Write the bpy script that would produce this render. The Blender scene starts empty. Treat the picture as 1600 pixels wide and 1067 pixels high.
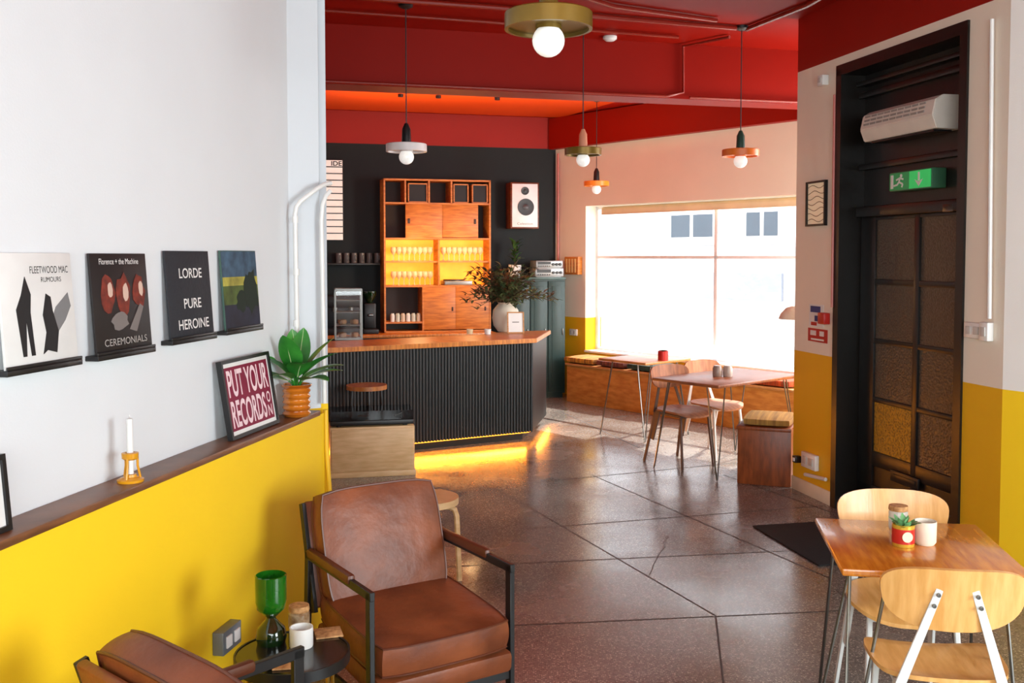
import bpy,bmesh,math,random
from mathutils import Vector as V, Matrix as Mx
random.seed(4)
S=bpy.context.scene; C=S.collection
S.view_settings.view_transform='Standard'
F=1555.0; TH=math.atan(70/F); CAM=V((0,0,1.75))
def ray(px,py):
    xc=(px-800)/F; yc=(470-py)/F
    return V((0,math.cos(TH),-math.sin(TH)))+V((xc,0,0))+yc*V((0,math.sin(TH),math.cos(TH)))
def AZ(px,py,z):
    d=ray(px,py); return CAM+d*((z-1.75)/d.z)
def AY(px,py,Y):
    d=ray(px,py); return CAM+d*(Y/d.y)
class Wall:
    def __init__(s,p,deg):
        s.p=V((p[0],p[1],0)); s.a=math.radians(deg)
        s.d=V((math.cos(s.a),math.sin(s.a),0)); s.n=V((math.sin(s.a),-math.cos(s.a),0))
    def uz(s,px,py,off=0):
        q=s.p+s.n*off; d=ray(px,py); t=(q-CAM).dot(s.n)/d.dot(s.n); h=CAM+d*t
        return (h-q).dot(s.d),h.z
    def u(s,px,off=0): return s.uz(px,400,off)[0]
    def pt(s,u,off=0,z=0): return s.p+s.d*u+s.n*off+V((0,0,z))
WL=Wall((-1.3717,2.7),79.5)
WR=Wall((2.12,7.45),-78.0)
WW=Wall((.556,12.74),-49.66)
WB=Wall((.556,12.74),14.6)
# ---------------- materials
def lin(c): return tuple([((x/255)/12.92 if x<11 else (((x/255)+.055)/1.055)**2.4) for x in c])+(1,)
MC={}
def nodes(name):
    m=bpy.data.materials.new(name); m.use_nodes=True; nt=m.node_tree
    return m,nt,nt.nodes['Principled BSDF']
def mat(name,rgb,rough=.5,metal=0,rgb2=None,vs=6,stretch=(1,1,1),bump=0,bs=60,coat=0,es=0,ec=None,alpha=1,trans=0,spec=.5):
    if name in MC: return MC[name]
    m,nt,b=nodes(name); N=nt.nodes; L=nt.links
    b.inputs['Roughness'].default_value=rough; b.inputs['Metallic'].default_value=metal
    b.inputs['Coat Weight'].default_value=coat; b.inputs['Coat Roughness'].default_value=.1
    b.inputs['Alpha'].default_value=alpha; b.inputs['Transmission Weight'].default_value=trans
    b.inputs['Specular IOR Level'].default_value=spec
    tc=N.new('ShaderNodeTexCoord'); mp=N.new('ShaderNodeMapping'); mp.inputs['Scale'].default_value=stretch
    L.new(tc.outputs['Object'],mp.inputs['Vector'])
    no=N.new('ShaderNodeTexNoise'); no.inputs['Scale'].default_value=vs; no.inputs['Detail'].default_value=5
    L.new(mp.outputs[0],no.inputs['Vector'])
    if rgb2 is None: rgb2=tuple(min(255,x*.95) for x in rgb)
    r=N.new('ShaderNodeValToRGB'); r.color_ramp.elements[0].position=.35; r.color_ramp.elements[1].position=.68
    r.color_ramp.elements[0].color=lin(rgb2); r.color_ramp.elements[1].color=lin(rgb)
    L.new(no.outputs['Fac'],r.inputs['Fac']); L.new(r.outputs[0],b.inputs['Base Color'])
    if bump:
        n2=N.new('ShaderNodeTexNoise'); n2.inputs['Scale'].default_value=bs; n2.inputs['Detail'].default_value=4
        L.new(mp.outputs[0],n2.inputs['Vector'])
        bp=N.new('ShaderNodeBump'); bp.inputs['Strength'].default_value=bump; bp.inputs['Distance'].default_value=.01
        L.new(n2.outputs['Fac'],bp.inputs['Height']); L.new(bp.outputs[0],b.inputs['Normal'])
    if es:
        b.inputs['Emission Color'].default_value=lin(ec or rgb); b.inputs['Emission Strength'].default_value=es
    MC[name]=m; return m
def wood(name,a,b_,rough=.4,st=(3,3,28),coat=0): return mat(name,a,rough,0,b_,2.2,st,.08,6,coat)
def paint(name,zones,rough=.55,spec=.3):
    m,nt,b=nodes(name); N=nt.nodes; L=nt.links
    tc=N.new('ShaderNodeTexCoord'); sp=N.new('ShaderNodeSeparateXYZ'); L.new(tc.outputs['Object'],sp.inputs[0])
    dv=N.new('ShaderNodeMath'); dv.operation='DIVIDE'; dv.inputs[1].default_value=4; L.new(sp.outputs['Z'],dv.inputs[0])
    r=N.new('ShaderNodeValToRGB'); r.color_ramp.interpolation='CONSTANT'; e=r.color_ramp.elements
    e[0].position=0; e[0].color=lin(zones[0][1])
    if len(zones)>1: e[1].position=zones[1][0]/4; e[1].color=lin(zones[1][1])
    else: e[1].position=.999; e[1].color=lin(zones[0][1])
    for z,c in zones[2:]:
        k=e.new(z/4); k.color=lin(c)
    L.new(dv.outputs[0],r.inputs['Fac'])
    no=N.new('ShaderNodeTexNoise'); no.inputs['Scale'].default_value=2.5; no.inputs['Detail'].default_value=6; L.new(tc.outputs['Object'],no.inputs['Vector'])
    mr=N.new('ShaderNodeMapRange'); mr.inputs['To Min'].default_value=.94; mr.inputs['To Max'].default_value=1.04; L.new(no.outputs['Fac'],mr.inputs['Value'])
    mx=N.new('ShaderNodeMix'); mx.data_type='RGBA'; mx.blend_type='MULTIPLY'; mx.inputs['Factor'].default_value=1
    L.new(r.outputs[0],mx.inputs['A']); L.new(mr.outputs[0],mx.inputs['B']); L.new(mx.outputs['Result'],b.inputs['Base Color'])
    n2=N.new('ShaderNodeTexNoise'); n2.inputs['Scale'].default_value=120; L.new(tc.outputs['Object'],n2.inputs['Vector'])
    bp=N.new('ShaderNodeBump'); bp.inputs['Strength'].default_value=.08; bp.inputs['Distance'].default_value=.005
    L.new(n2.outputs['Fac'],bp.inputs['Height']); L.new(bp.outputs[0],b.inputs['Normal'])
    b.inputs['Roughness'].default_value=rough; b.inputs['Specular IOR Level'].default_value=spec
    return m
YEL=(236,180,26); PINK=(240,230,212); RED=(150,20,6); WHITE=(222,226,228); LEM=(250,206,32)
m_white=paint('white_plaster',[(0,WHITE)])
m_yellow=paint('yellow_paint',[(0,LEM)])
m_right=paint('right_paint',[(0,YEL),(1.045,PINK),(3.1,RED)])
m_window=paint('window_paint',[(0,YEL),(.97,PINK),(3.1,RED)])
m_back=paint('dark_paint',[(0,(11,18,18)),(3.1,RED)],.6)
m_red=paint('red_paint',[(0,RED)],.45,.12)
m_black=mat('black_metal',(20,20,21),.4)
m_blackwood=mat('black_paint_wood',(22,19,16),.35,bump=.1,bs=20)
m_slat=mat('dark_slat',(24,28,29),.45)
m_oak=wood('oak',(206,148,80),(170,110,50),.4)
m_counter=wood('counter_wood',(215,138,58),(175,100,36),.35,(26,3,3))
m_unit=wood('teak_unit',(210,130,48),(172,96,28),.45,(3,3,22))
m_ply=wood('plywood',(206,152,92),(182,126,70),.4,(4,4,14))
m_ledge=wood('ledge_wood',(136,88,52),(100,62,36),.4,(3,3,20))
m_tabletop=wood('table_wood',(218,138,40),(184,104,24),.25,(22,3,3),.4)
m_chairwood=wood('chair_wood',(224,172,104),(204,148,78),.33,(18,3,3),.2)
m_bench=wood('bench_wood',(206,144,66),(176,110,42),.45,(3,3,10))
m_benchdark=wood('bench_brown',(148,74,32),(110,52,20),.4,(14,3,3))
m_pale=wood('pale_wood',(226,190,142),(208,168,116),.45,(3,3,18))
m_leather=mat('leather',(136,74,42),.4,rgb2=(98,50,28),vs=5,bump=.35,bs=16,spec=.35)
m_piping=mat('leather_piping',(92,46,26),.4)
m_steel=mat('steel',(120,118,114),.3,1)
m_grey=mat('grey_metal',(214,216,214),.4)
m_whitep=mat('white_plastic',(234,234,230),.35)
m_cream=mat('cream_ceramic',(228,216,196),.5)
m_bulb=mat('bulb',(248,246,240),.15,es=.4)
m_orange=mat('orange_shade',(230,112,30),.35)
m_olive=mat('olive_brass',(132,104,36),.32,.4,rgb2=(98,78,28),vs=3)
m_greenglass=mat('green_glass',(36,124,26),.06,coat=.6,trans=.25,rgb2=(26,96,20))
m_darkglass=mat('dark_green_glass',(14,38,14),.05,coat=.8)
m_cork=mat('cork',(206,158,104),.8,rgb2=(150,104,60),vs=60)
m_marble=mat('black_marble',(34,34,36),.12,rgb2=(14,14,15),vs=5)
m_brass=mat('brass',(190,150,70),.28,1)
m_leaf=mat('leaf_green',(64,148,52),.35,rgb2=(36,106,38),vs=12)
m_vein=mat('leaf_vein',(196,220,156),.5)
m_darkleaf=mat('dark_leaf',(104,120,72),.5,rgb2=(58,72,44),vs=14)
m_bronze=mat('bronze_leaf',(112,82,58),.5,rgb2=(76,62,44),vs=14)
m_terr=mat('orange_glaze',(220,130,36),.15,rgb2=(156,76,16),vs=4,stretch=(1,1,12),coat=.6)
m_redtin=mat('red_label',(190,34,26),.35)
m_gold=mat('gold_tin',(216,176,60),.35,.4)
m_teal=mat('teal_cabinet',(30,60,56),.45)
m_hifi=mat('hifi_silver',(150,152,152),.35,.5)
m_mustard=mat('mustard',(216,150,24),.25)
m_exitlit=mat('exit_lit',(36,180,92),.4,es=.55)
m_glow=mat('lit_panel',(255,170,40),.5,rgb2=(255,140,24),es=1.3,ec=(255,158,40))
m_led=mat('led_strip',(255,190,80),.5,es=5,ec=(255,150,40))
m_clear=mat('drinking_glass',(255,236,190),.08,alpha=.45)
m_navy=mat('navy',(36,38,44),.7,bump=.2)
m_text=mat('off_white_ink',(234,232,228),.6)
m_ink=mat('black_ink',(22,22,24),.6)
m_mat=mat('door_mat',(26,26,28),.95,bump=.5,bs=200)
m_redpipe=mat('red_pipe',(138,34,22),.25)
m_pinkpipe=mat('pink_pipe',(206,116,104),.4)
m_ypipe=mat('yellow_pipe',(238,190,36),.35)
def terrazzo():
    m,nt,b=nodes('terrazzo_floor'); N=nt.nodes; L=nt.links
    tc=N.new('ShaderNodeTexCoord')
    vo=N.new('ShaderNodeTexVoronoi'); vo.inputs['Scale'].default_value=120; L.new(tc.outputs['Object'],vo.inputs['Vector'])
    sc=N.new('ShaderNodeSeparateColor'); L.new(vo.outputs['Color'],sc.inputs[0])
    r=N.new('ShaderNodeValToRGB'); e=r.color_ramp.elements; e[0].color=lin((92,88,84)); e[1].color=lin((186,178,166)); e[0].position=.2; e[1].position=1
    k=e.new(.7); k.color=lin((146,138,130)); L.new(sc.outputs[0],r.inputs['Fac'])
    lt=N.new('ShaderNodeMath'); lt.operation='LESS_THAN'; lt.inputs[1].default_value=.48; L.new(vo.outputs['Distance'],lt.inputs[0])
    mx=N.new('ShaderNodeMix'); mx.data_type='RGBA'; mx.inputs['A'].default_value=lin((118,111,105)); L.new(lt.outputs[0],mx.inputs['Factor']); L.new(r.outputs[0],mx.inputs['B'])
    no=N.new('ShaderNodeTexNoise'); no.inputs['Scale'].default_value=1.6; no.inputs['Detail'].default_value=7; L.new(tc.outputs['Object'],no.inputs['Vector'])
    mr=N.new('ShaderNodeMapRange'); mr.inputs['From Min'].default_value=.3; mr.inputs['From Max'].default_value=.7; mr.inputs['To Min'].default_value=.76; mr.inputs['To Max'].default_value=1.12; L.new(no.outputs['Fac'],mr.inputs['Value'])
    m2=N.new('ShaderNodeMix'); m2.data_type='RGBA'; m2.blend_type='MULTIPLY'; m2.inputs['Factor'].default_value=1
    L.new(mx.outputs['Result'],m2.inputs['A']); L.new(mr.outputs[0],m2.inputs['B']); L.new(m2.outputs['Result'],b.inputs['Base Color'])
    m3=N.new('ShaderNodeMapRange'); m3.inputs['From Min'].default_value=.3; m3.inputs['From Max'].default_value=.7; m3.inputs['To Min'].default_value=.12; m3.inputs['To Max'].default_value=.32; L.new(no.outputs['Fac'],m3.inputs['Value']); L.new(m3.outputs[0],b.inputs['Roughness'])
    n2=N.new('ShaderNodeTexNoise'); n2.inputs['Scale'].default_value=7; L.new(tc.outputs['Object'],n2.inputs['Vector'])
    bp=N.new('ShaderNodeBump'); bp.inputs['Strength'].default_value=.06; bp.inputs['Distance'].default_value=.01; L.new(n2.outputs['Fac'],bp.inputs['Height']); L.new(bp.outputs[0],b.inputs['Normal'])
    b.inputs['Specular IOR Level'].default_value=.55
    return m
def pebble(name,c1,c2,es=0):
    m,nt,b=nodes(name); N=nt.nodes; L=nt.links
    tc=N.new('ShaderNodeTexCoord'); vo=N.new('ShaderNodeTexVoronoi'); vo.inputs['Scale'].default_value=75; vo.feature='SMOOTH_F1'; L.new(tc.outputs['Object'],vo.inputs['Vector'])
    r=N.new('ShaderNodeValToRGB'); e=r.color_ramp.elements; e[0].color=lin(c2); e[0].position=.05; e[1].color=lin(c1); e[1].position=.6
    L.new(vo.outputs['Distance'],r.inputs['Fac']); L.new(r.outputs[0],b.inputs['Base Color'])
    bp=N.new('ShaderNodeBump'); bp.inputs['Strength'].default_value=.5; bp.inputs['Distance'].default_value=.008; L.new(vo.outputs['Distance'],bp.inputs['Height']); L.new(bp.outputs[0],b.inputs['Normal'])
    b.inputs['Roughness'].default_value=.32; b.inputs['Specular IOR Level'].default_value=.35
    if es:
        L.new(r.outputs[0],b.inputs['Emission Color']); b.inputs['Emission Strength'].default_value=es
    return m
m_pebble=pebble('pebbled_glass',(92,80,66),(62,52,42))
m_pebble_glow=pebble('pebbled_glass_amber_glow',(176,124,34),(84,58,22),.08)  # amber reflection in one pane, put into its colour and faint glow
def paneglass():
    m,nt,b=nodes('window_glass'); N=nt.nodes; L=nt.links
    t=N.new('ShaderNodeBsdfTransparent'); g=N.new('ShaderNodeBsdfGlossy'); g.inputs['Roughness'].default_value=.02
    x=N.new('ShaderNodeMixShader'); x.inputs[0].default_value=.05; L.new(t.outputs[0],x.inputs[1]); L.new(g.outputs[0],x.inputs[2])
    L.new(x.outputs[0],N['Material Output'].inputs['Surface']); return m
m_glass=paneglass()
# ---------------- mesh helpers
def NB(): return bmesh.new()
def merge(bm,t,M=None):
    if M is not None: t.transform(M)
    me=bpy.data.meshes.new('t'); t.to_mesh(me); bm.from_mesh(me); bpy.data.meshes.remove(me); t.free()
def T(x,y,z): return Mx.Translation((x,y,z))
def R(deg,ax): return Mx.Rotation(math.radians(deg),4,ax)
def box(bm,c,s,bev=0,M=None,seg=2):
    t=NB(); bmesh.ops.create_cube(t,size=1)
    for v in t.verts: v.co=V((v.co.x*s[0],v.co.y*s[1],v.co.z*s[2]))
    if bev: bmesh.ops.bevel(t,geom=t.edges[:],offset=min(bev,min(s)*.45),segments=seg,affect='EDGES',profile=.5)
    K=T(*c)
    if M is not None: K=M@K
    merge(bm,t,K); return bm
def bb(bm,x0,x1,y0,y1,z0,z1,bev=0,M=None): return box(bm,((x0+x1)/2,(y0+y1)/2,(z0+z1)/2),(abs(x1-x0),abs(y1-y0),abs(z1-z0)),bev,M)
def prism(bm,poly,z0,z1,bev=0,M=None):
    t=NB(); vs=[t.verts.new((p[0],p[1],z0)) for p in poly]; f=t.faces.new(vs)
    r=bmesh.ops.extrude_face_region(t,geom=[f]); 
    for g in r['geom']:
        if isinstance(g,bmesh.types.BMVert): g.co.z=z1
    bmesh.ops.recalc_face_normals(t,faces=t.faces[:])
    if bev: bmesh.ops.bevel(t,geom=t.edges[:],offset=bev,segments=2,affect='EDGES')
    merge(bm,t,M); return bm
def lathe(bm,prof,seg=32,M=None):
    t=NB(); rings=[]
    for r,z in prof:
        if r<1e-5: rings.append([t.verts.new((0,0,z))])
        else: rings.append([t.verts.new((r*math.cos(2*math.pi*i/seg),r*math.sin(2*math.pi*i/seg),z)) for i in range(seg)])
    for a,b in zip(rings,rings[1:]):
        for i in range(seg):
            j=(i+1)%seg
            if len(a)==1 and len(b)==1: break
            if len(a)==1: t.faces.new((a[0],b[j],b[i]))
            elif len(b)==1: t.faces.new((a[i],a[j],b[0]))
            else: t.faces.new((a[i],a[j],b[j],b[i]))
    bmesh.ops.recalc_face_normals(t,faces=t.faces[:])
    merge(bm,t,M); return bm
def sweep(bm,pts,r,seg=8,closed=False,radii=None,flat=1):
    pts=[V(p) for p in pts]; n=len(pts); t=NB(); rings=[]; up=None
    for i,p in enumerate(pts):
        if closed: tg=(pts[(i+1)%n]-pts[i-1]).normalized()
        elif i==0: tg=(pts[1]-p).normalized()
        elif i==n-1: tg=(p-pts[-2]).normalized()
        else: tg=((pts[i+1]-p).normalized()+(p-pts[i-1]).normalized()).normalized()
        if up is None:
            up=V((0,0,1)) if abs(tg.z)<.9 else V((1,0,0))
        x=up-tg*up.dot(tg)
        if x.length<1e-4: x=tg.orthogonal()
        x.normalize(); up=x; y=tg.cross(x); rr=radii[i] if radii else r
        rings.append([t.verts.new(p+x*rr*math.cos(2*math.pi*k/seg)*flat+y*rr*math.sin(2*math.pi*k/seg)) for k in range(seg)])
    m=n if closed else n-1
    for i in range(m):
        a=rings[i]; b=rings[(i+1)%n]
        for k in range(seg): t.faces.new((a[k],a[(k+1)%seg],b[(k+1)%seg],b[k]))
    if not closed:
        t.faces.new(rings[0][::-1]); t.faces.new(rings[-1])
    bmesh.ops.recalc_face_normals(t,faces=t.faces[:])
    merge(bm,t); return bm
def cyl(bm,p0,p1,r,seg=16): return sweep(bm,[p0,p1],r,seg)
def bar(bm,p0,p1,w,t_,side=(1,0,0),bev=.002,w2=None):
    p0=V(p0);p1=V(p1); z=(p1-p0).normalized(); x=V(side); x=(x-z*x.dot(z)).normalized(); y=z.cross(x); L_=(p1-p0).length
    t=NB(); bmesh.ops.create_cube(t,size=1)
    for v in t.verts:
        ww=w if (w2 is None or v.co.z<0) else w2
        v.co=V((v.co.x*ww,v.co.y*t_,v.co.z*L_))
    if bev: bmesh.ops.bevel(t,geom=t.edges[:],offset=bev,segments=1,affect='EDGES')
    M=Mx((x,y,z)).transposed().to_4x4(); M.translation=(p0+p1)/2
    merge(bm,t,M); return bm
def shell(bm,a,b,th,warp=None,p=2.0,M=None,rings=7,seg=44,wide=0):
    t=NB(); 
    def lay(z):
        out=[[t.verts.new((0,0,z))]]
        for i in range(1,rings+1):
            f=i/rings; row=[]
            for k in range(seg):
                c=math.cos(2*math.pi*k/seg); s_=math.sin(2*math.pi*k/seg)
                x=a*f*math.copysign(abs(c)**(2/p),c); y=b*f*math.copysign(abs(s_)**(2/p),s_)
                x*=1+wide*y/b
                row.append(t.verts.new((x,y,z)))
            out.append(row)
        return out
    A=lay(th/2); B=lay(-th/2)
    for Lr in (A,B):
        for k in range(seg): t.faces.new((Lr[0][0],Lr[1][k],Lr[1][(k+1)%seg]))
        for i in range(1,rings):
            for k in range(seg): t.faces.new((Lr[i][k],Lr[i+1][k],Lr[i+1][(k+1)%seg],Lr[i][(k+1)%seg]))
    for k in range(seg): t.faces.new((A[-1][k],B[-1][k],B[-1][(k+1)%seg],A[-1][(k+1)%seg]))
    if warp:
        for v in t.verts: v.co.z+=warp(v.co.x,v.co.y)
    bmesh.ops.recalc_face_normals(t,faces=t.faces[:])
    merge(bm,t,M); return bm
def cushion(bm,sx,sy,sz,M=None,n=9,puff=.3,crown=.12):
    t=NB(); bmesh.ops.create_cube(t,size=2); bmesh.ops.subdivide_edges(t,edges=t.edges[:],cuts=n,use_grid_fill=True)
    for v in t.verts:
        u,w,h=v.co; e=max(abs(u),abs(w))
        x=u*(1-.07*w**4)*(1+.025*(1-h*h)); y=w*(1-.07*u**4)*(1+.025*(1-h*h))
        z=h*(1-puff*e**8)+math.copysign(1,h)*(abs(h)>.5)*crown*(1-u*u)*(1-w*w)
        v.co=V((x*sx/2,y*sy/2,z*sz/2))
    merge(bm,t,M); return bm
def piping(bm,sx,sy,z,M,r=.005):
    pts=[]
    for i in range(48):
        a=2*math.pi*i/48; c=math.cos(a); s_=math.sin(a); k=1/max(abs(c),abs(s_)); u=c*k; w=s_*k
        pts.append(M@V((u*(1-.07*w**4)*sx/2*1.0,w*(1-.07*u**4)*sy/2*1.0,z)))
    sweep(bm,pts,r,6,True); return bm
def ob(name,bm,m,parent=None,smooth=True,label=None):
    me=bpy.data.meshes.new(name); bm.to_mesh(me); bm.free()
    o=bpy.data.objects.new(name,me); C.objects.link(o); me.materials.append(m)
    if smooth:
        me.polygons.foreach_set('use_smooth',[True]*len(me.polygons)); me.set_sharp_from_angle(angle=math.radians(40))
    if parent: o.parent=parent
    if label: o['label']=label
    return o
def thing(name,label,cat,loc=(0,0,0),rz=0,group=None):
    o=bpy.data.objects.new(name,None); C.objects.link(o); o.location=loc; o.rotation_euler=(0,0,rz); o.empty_display_size=.1
    o['label']=label; o['category']=cat
    if group: o['group']=group
    return o
def single(name,bm,m,label,cat,loc=(0,0,0),rz=0,group=None):
    o=ob(name,bm,m); o.location=loc; o.rotation_euler=(0,0,rz); o['label']=label; o['category']=cat
    if group: o['group']=group
    return o
def struct(name,bm,m,loc=(0,0,0),rz=0):
    o=ob(name,bm,m); o.location=loc; o.rotation_euler=(0,0,rz); o['kind']='structure'; return o
def sroot(name,loc,rz):
    o=bpy.data.objects.new(name,None); C.objects.link(o); o.location=loc; o.rotation_euler=(0,0,rz); o['kind']='structure'; return o
def text(name,s,w,h,m,parent,M,ext=.0006,thick=0):
    cu=bpy.data.curves.new('t','FONT'); cu.body=s; cu.align_x='CENTER'; cu.align_y='CENTER'; cu.size=1; cu.extrude=0; cu.offset=thick
    to=bpy.data.objects.new('t',cu); C.objects.link(to); dg=bpy.context.evaluated_depsgraph_get(); dg.update()
    me=bpy.data.meshes.new_from_object(to.evaluated_get(dg)); bpy.data.objects.remove(to)
    xs=[v.co.x for v in me.vertices]; ys=[v.co.y for v in me.vertices]
    cx=(min(xs)+max(xs))/2; cy=(min(ys)+max(ys))/2; sx=w/(max(xs)-min(xs)); sy=h/(max(ys)-min(ys))
    for v in me.vertices: v.co=M@V(((v.co.x-cx)*sx,(v.co.y-cy)*sy,0))
    me.name=name; o=bpy.data.objects.new(name,me); C.objects.link(o); me.materials.clear(); me.materials.append(m); o.parent=parent; return o
FX=R(90,'X')
# ================= SETTING
fl=NB(); prism(fl,[(-3.6,-2.8),(4.6,-2.8),(4.6,8.45),(.85,13.0),(-3.6,11.95)],-.1,0); struct('floor',fl,terrazzo())
m_joint=mat('floor_joint',(62,55,50),.6)
jt=NB()
def fline(a,b,w=.009):
    p=AZ(a[0],a[1],0); q=AZ(b[0],b[1],0); d=(q-p).normalized(); n=V((-d.y,d.x,0))*w/2
    vs=[jt.verts.new(x+V((0,0,.0012))) for x in (p-n,q-n,q+n,p+n)]; jt.faces.new(vs)
for a,b in [((520,990),(1320,954)),((1118,962),(1134,1100)),((1118,962),(775,762)),((1300,905),(925,742)),((690,768),(1160,722)),((800,828),(1290,790)),((600,890),(1290,858)),((1130,742),(1400,835)),((870,640),(1010,705)),((860,668),(1040,640))]: fline(a,b)
random.seed(2); px,py=1045,838
while py<892:
    nx=px-random.uniform(-4,9); ny=py+random.uniform(5,10); fline((px,py),(nx,ny),.005); px,py=nx,ny
struct('trim_1',jt,m_joint)
ce=NB(); prism(ce,[(-3.6,-2.8),(4.6,-2.8),(4.6,8.4),(.8,12.98),(-3.6,11.9)],3.5,3.6); struct('ceiling',ce,m_red)
a=NB(); bb(a,-5.2,1.908,0,.25,0,3.5); struct('wall_left',a,m_white,WL.p,WL.a)
a=NB(); bb(a,-5.2,2.03,-.115,-.001,0,1.01); struct('wall_left_lower',a,m_yellow,WL.p,WL.a)
a=NB(); bb(a,-5.2,1.95,-.13,-.0005,1.01,1.035,.004); struct('trim_2',a,m_ledge,WL.p,WL.a)
a=NB(); prism(a,[(-1.03,4.57),(-.9,4.66),(-.95,4.95),(-1.35,4.95)],1.036,3.5); struct('wall_left_end',a,paint('pilaster_paint',[(0,(206,212,216))]))
a=NB(); prism(a,[(-1.04,4.72),(-.878,4.725),(-.925,4.95),(-3.5,4.95),(-3.5,4.8)],0,3.5); struct('wall_left_return',a,paint('ret',[(0,LEM),(1.036,(206,212,216))]))
a=NB(); bb(a,-3.6,-3.45,4.9,12,0,3.5); struct('wall_far_left',a,m_white)
a=NB(); bb(a,-4.3,0,0,.2,0,3.5); struct('wall_back',a,m_back,WB.p,WB.a)
pA=V((-1.445,7.57,0)); pB=V((2.516,8.6,0)); bd=(pB-pA).normalized(); ba=math.atan2(bd.y,bd.x); bnn=V((-bd.y,bd.x,0))
a=NB(); bb(a,-2.1,5.6,0,.3,3.05,3.5); struct('trim_3',a,paint('beam_red',[(0,(138,18,6))],.5,.12),pA,ba)
c1=pA-bd*2.0+bnn*.301; c2=pA+bd*3.9+bnn*.301
a=NB(); prism(a,[(c1.x,c1.y),(c2.x,c2.y),(.62,12.6),(-3.4,11.55)],3.488,3.4995); struct('ceiling_glow_panel',a,paint('recess_glow_paint',[(0,(206,66,18))],.5,.12))  # added panel; warm light on the back ceiling painted in as orange
u0=WW.u(915); u1=4.9; zt=2.365; zb=.56
a=NB()
bb(a,-.02,u0,-0,.28,0,3.5); bb(a,u1,6.2,0,.28,0,3.5); bb(a,u0,u1,0,.28,0,zb); bb(a,u0,u1,0,.28,zt,3.5)
struct('wall_back_right',a,m_window,WW.p,WW.a)
a=NB(); bb(a,-.02,6.0,-.1,-.001,3.1,3.487); struct('trim_4',a,m_red,WW.p,WW.a)
m_frame=mat('window_frame_white',(250,252,255),.6)
a=NB(); bb(a,u0,u1,-.02,.2,zb,zb+.025,.004); struct('trim_5',a,m_frame,WW.p,WW.a)
w=sroot('window_1',WW.p,WW.a)
um=WW.u(1120,-.2); zm=WW.uz(1120,402,-.2)[1]
a=NB(); fr=.04
bb(a,u0,u0+fr,.18,.22,zb+.025,zt); bb(a,u1-fr,u1,.18,.22,zb,zt); bb(a,u0,u1,.18,.22,zb+.02,zb+.055); bb(a,u0,u1,.18,.22,zt-.04,zt)
ob('window_frame',a,m_frame,w)
a=NB(); bb(a,um-.024,um+.024,.18,.22,zb,zt,.004); bb(a,um+1.5,um+1.545,.18,.22,zb,zt,.004); ob('mullion',a,m_frame,w)
a=NB(); bb(a,u0,u1,.18,.22,zm-.018,zm+.018,.004); ob('transom',a,m_frame,w)
a=NB(); bb(a,u0,u1,.2,.204,zb,zt); ob('pane',a,m_glass,w)
r=thing('roller_blind','cream roller blind rolled up at the top of the big bright window','blind',WW.pt(0,0),WW.a)
a=NB(); ub=WW.u(943,-.1); cyl(a,(ub,.1,zt-.05),(u1-.05,.1,zt-.05),.036); ob('roll',a,mat('blind_cloth',(240,216,168),.8),r)
a=NB(); bb(a,ub,u1-.05,.062,.066,zt-.1,zt-.05); bb(a,ub,u1-.05,.058,.072,zt-.112,zt-.1,.003); ob('hem_bar',a,mat('blind_hem',(244,224,184),.7),r)
# right wall
ud0=WR.u(1309); ud1=WR.u(1503); zd=3.02; uend=WR.u(1571)
a=NB(); bb(a,0,ud0,0,.3,0,3.5); bb(a,ud1,uend,0,.3,0,3.5); bb(a,ud0,ud1,0,.3,zd,3.5); struct('wall_right',a,m_right,WR.p,WR.a)
E=WR.pt(uend)
a=NB(); prism(a,[(E.x,E.y),(E.x+1.5,E.y-2.6),(E.x+1.8,E.y-2.45),(E.x+.3,E.y+.06)],0,3.5); struct('wall_right_front',a,paint('rf',[(0,LEM),(1.045,(238,236,230)),(3.1,RED)]))
a=NB(); bb(a,4.35,4.5,-2.7,2.7,0,3.5); struct('wall_far_right',a,m_white)
a=NB(); bb(a,-3.2,4.5,-2.75,-2.6,0,3.5); struct('wall_front',a,m_white)  # unseen; added solid behind the camera to keep sky light out
a=NB(); prism(a,[(2.42,7.5),(4.5,7.2),(4.5,7.0),(2.45,7.3)],0,3.5); struct('wall_bay',a,m_window)
a=NB(); bb(a,.002,ud0-.035,-.012,-.0005,0,.1,.003); bb(a,ud1+.035,uend,-.012,-.0005,0,.1,.003); struct('baseboard_right',a,mat('skirting',(226,212,188),.5),WR.p,WR.a)
# door
OF=-.15
dr=sroot('door_1',WR.p,WR.a)
U=lambda px,o=OF: WR.u(px,o)
Z=lambda px,py,o=OF: WR.uz(px,py,o)[1]
a=NB(); bb(a,ud0-.03,ud0+.035,-.015,.2,0,zd); bb(a,ud1-.035,ud1+.03,-.015,.2,0,zd); bb(a,ud0-.03,ud1+.03,-.015,.2,zd-.04,zd+.03); ob('door_frame',a,m_blackwood,dr)
zl=Z(1420,330)
a=NB(); bb(a,ud0,ud1,.17,.22,zl,zd); 
bb(a,ud0+.03,ud1-.03,.11,.17,zl-.02,zl+.05,.008); bb(a,ud0+.03,ud1-.03,.13,.17,zl+.3,zl+.34,.005); bb(a,ud0+.03,ud1-.03,.12,.17,zd-.2,zd-.16,.005); bb(a,ud0+.03,ud1-.03,.1,.17,zd-.12,zd-.09,.005)
ob('transom_panel',a,m_blackwood,dr)
g=[U(1367),U(1428),U(1436),U(1500)]
rows=[Z(1398,y) for y in (342,437,446,533,541,628,636,716)]
a=NB(); l0=ud0+.04; l1=ud1-.02
for x0,x1 in ((l0,g[0]),(g[1],g[2]),(g[3]-.005,l1)): bb(a,x0,x1,.15,.2,.01,zl-.02,.003)
zz=[zl-.02]+rows+[rows[-1]-.1]
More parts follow.
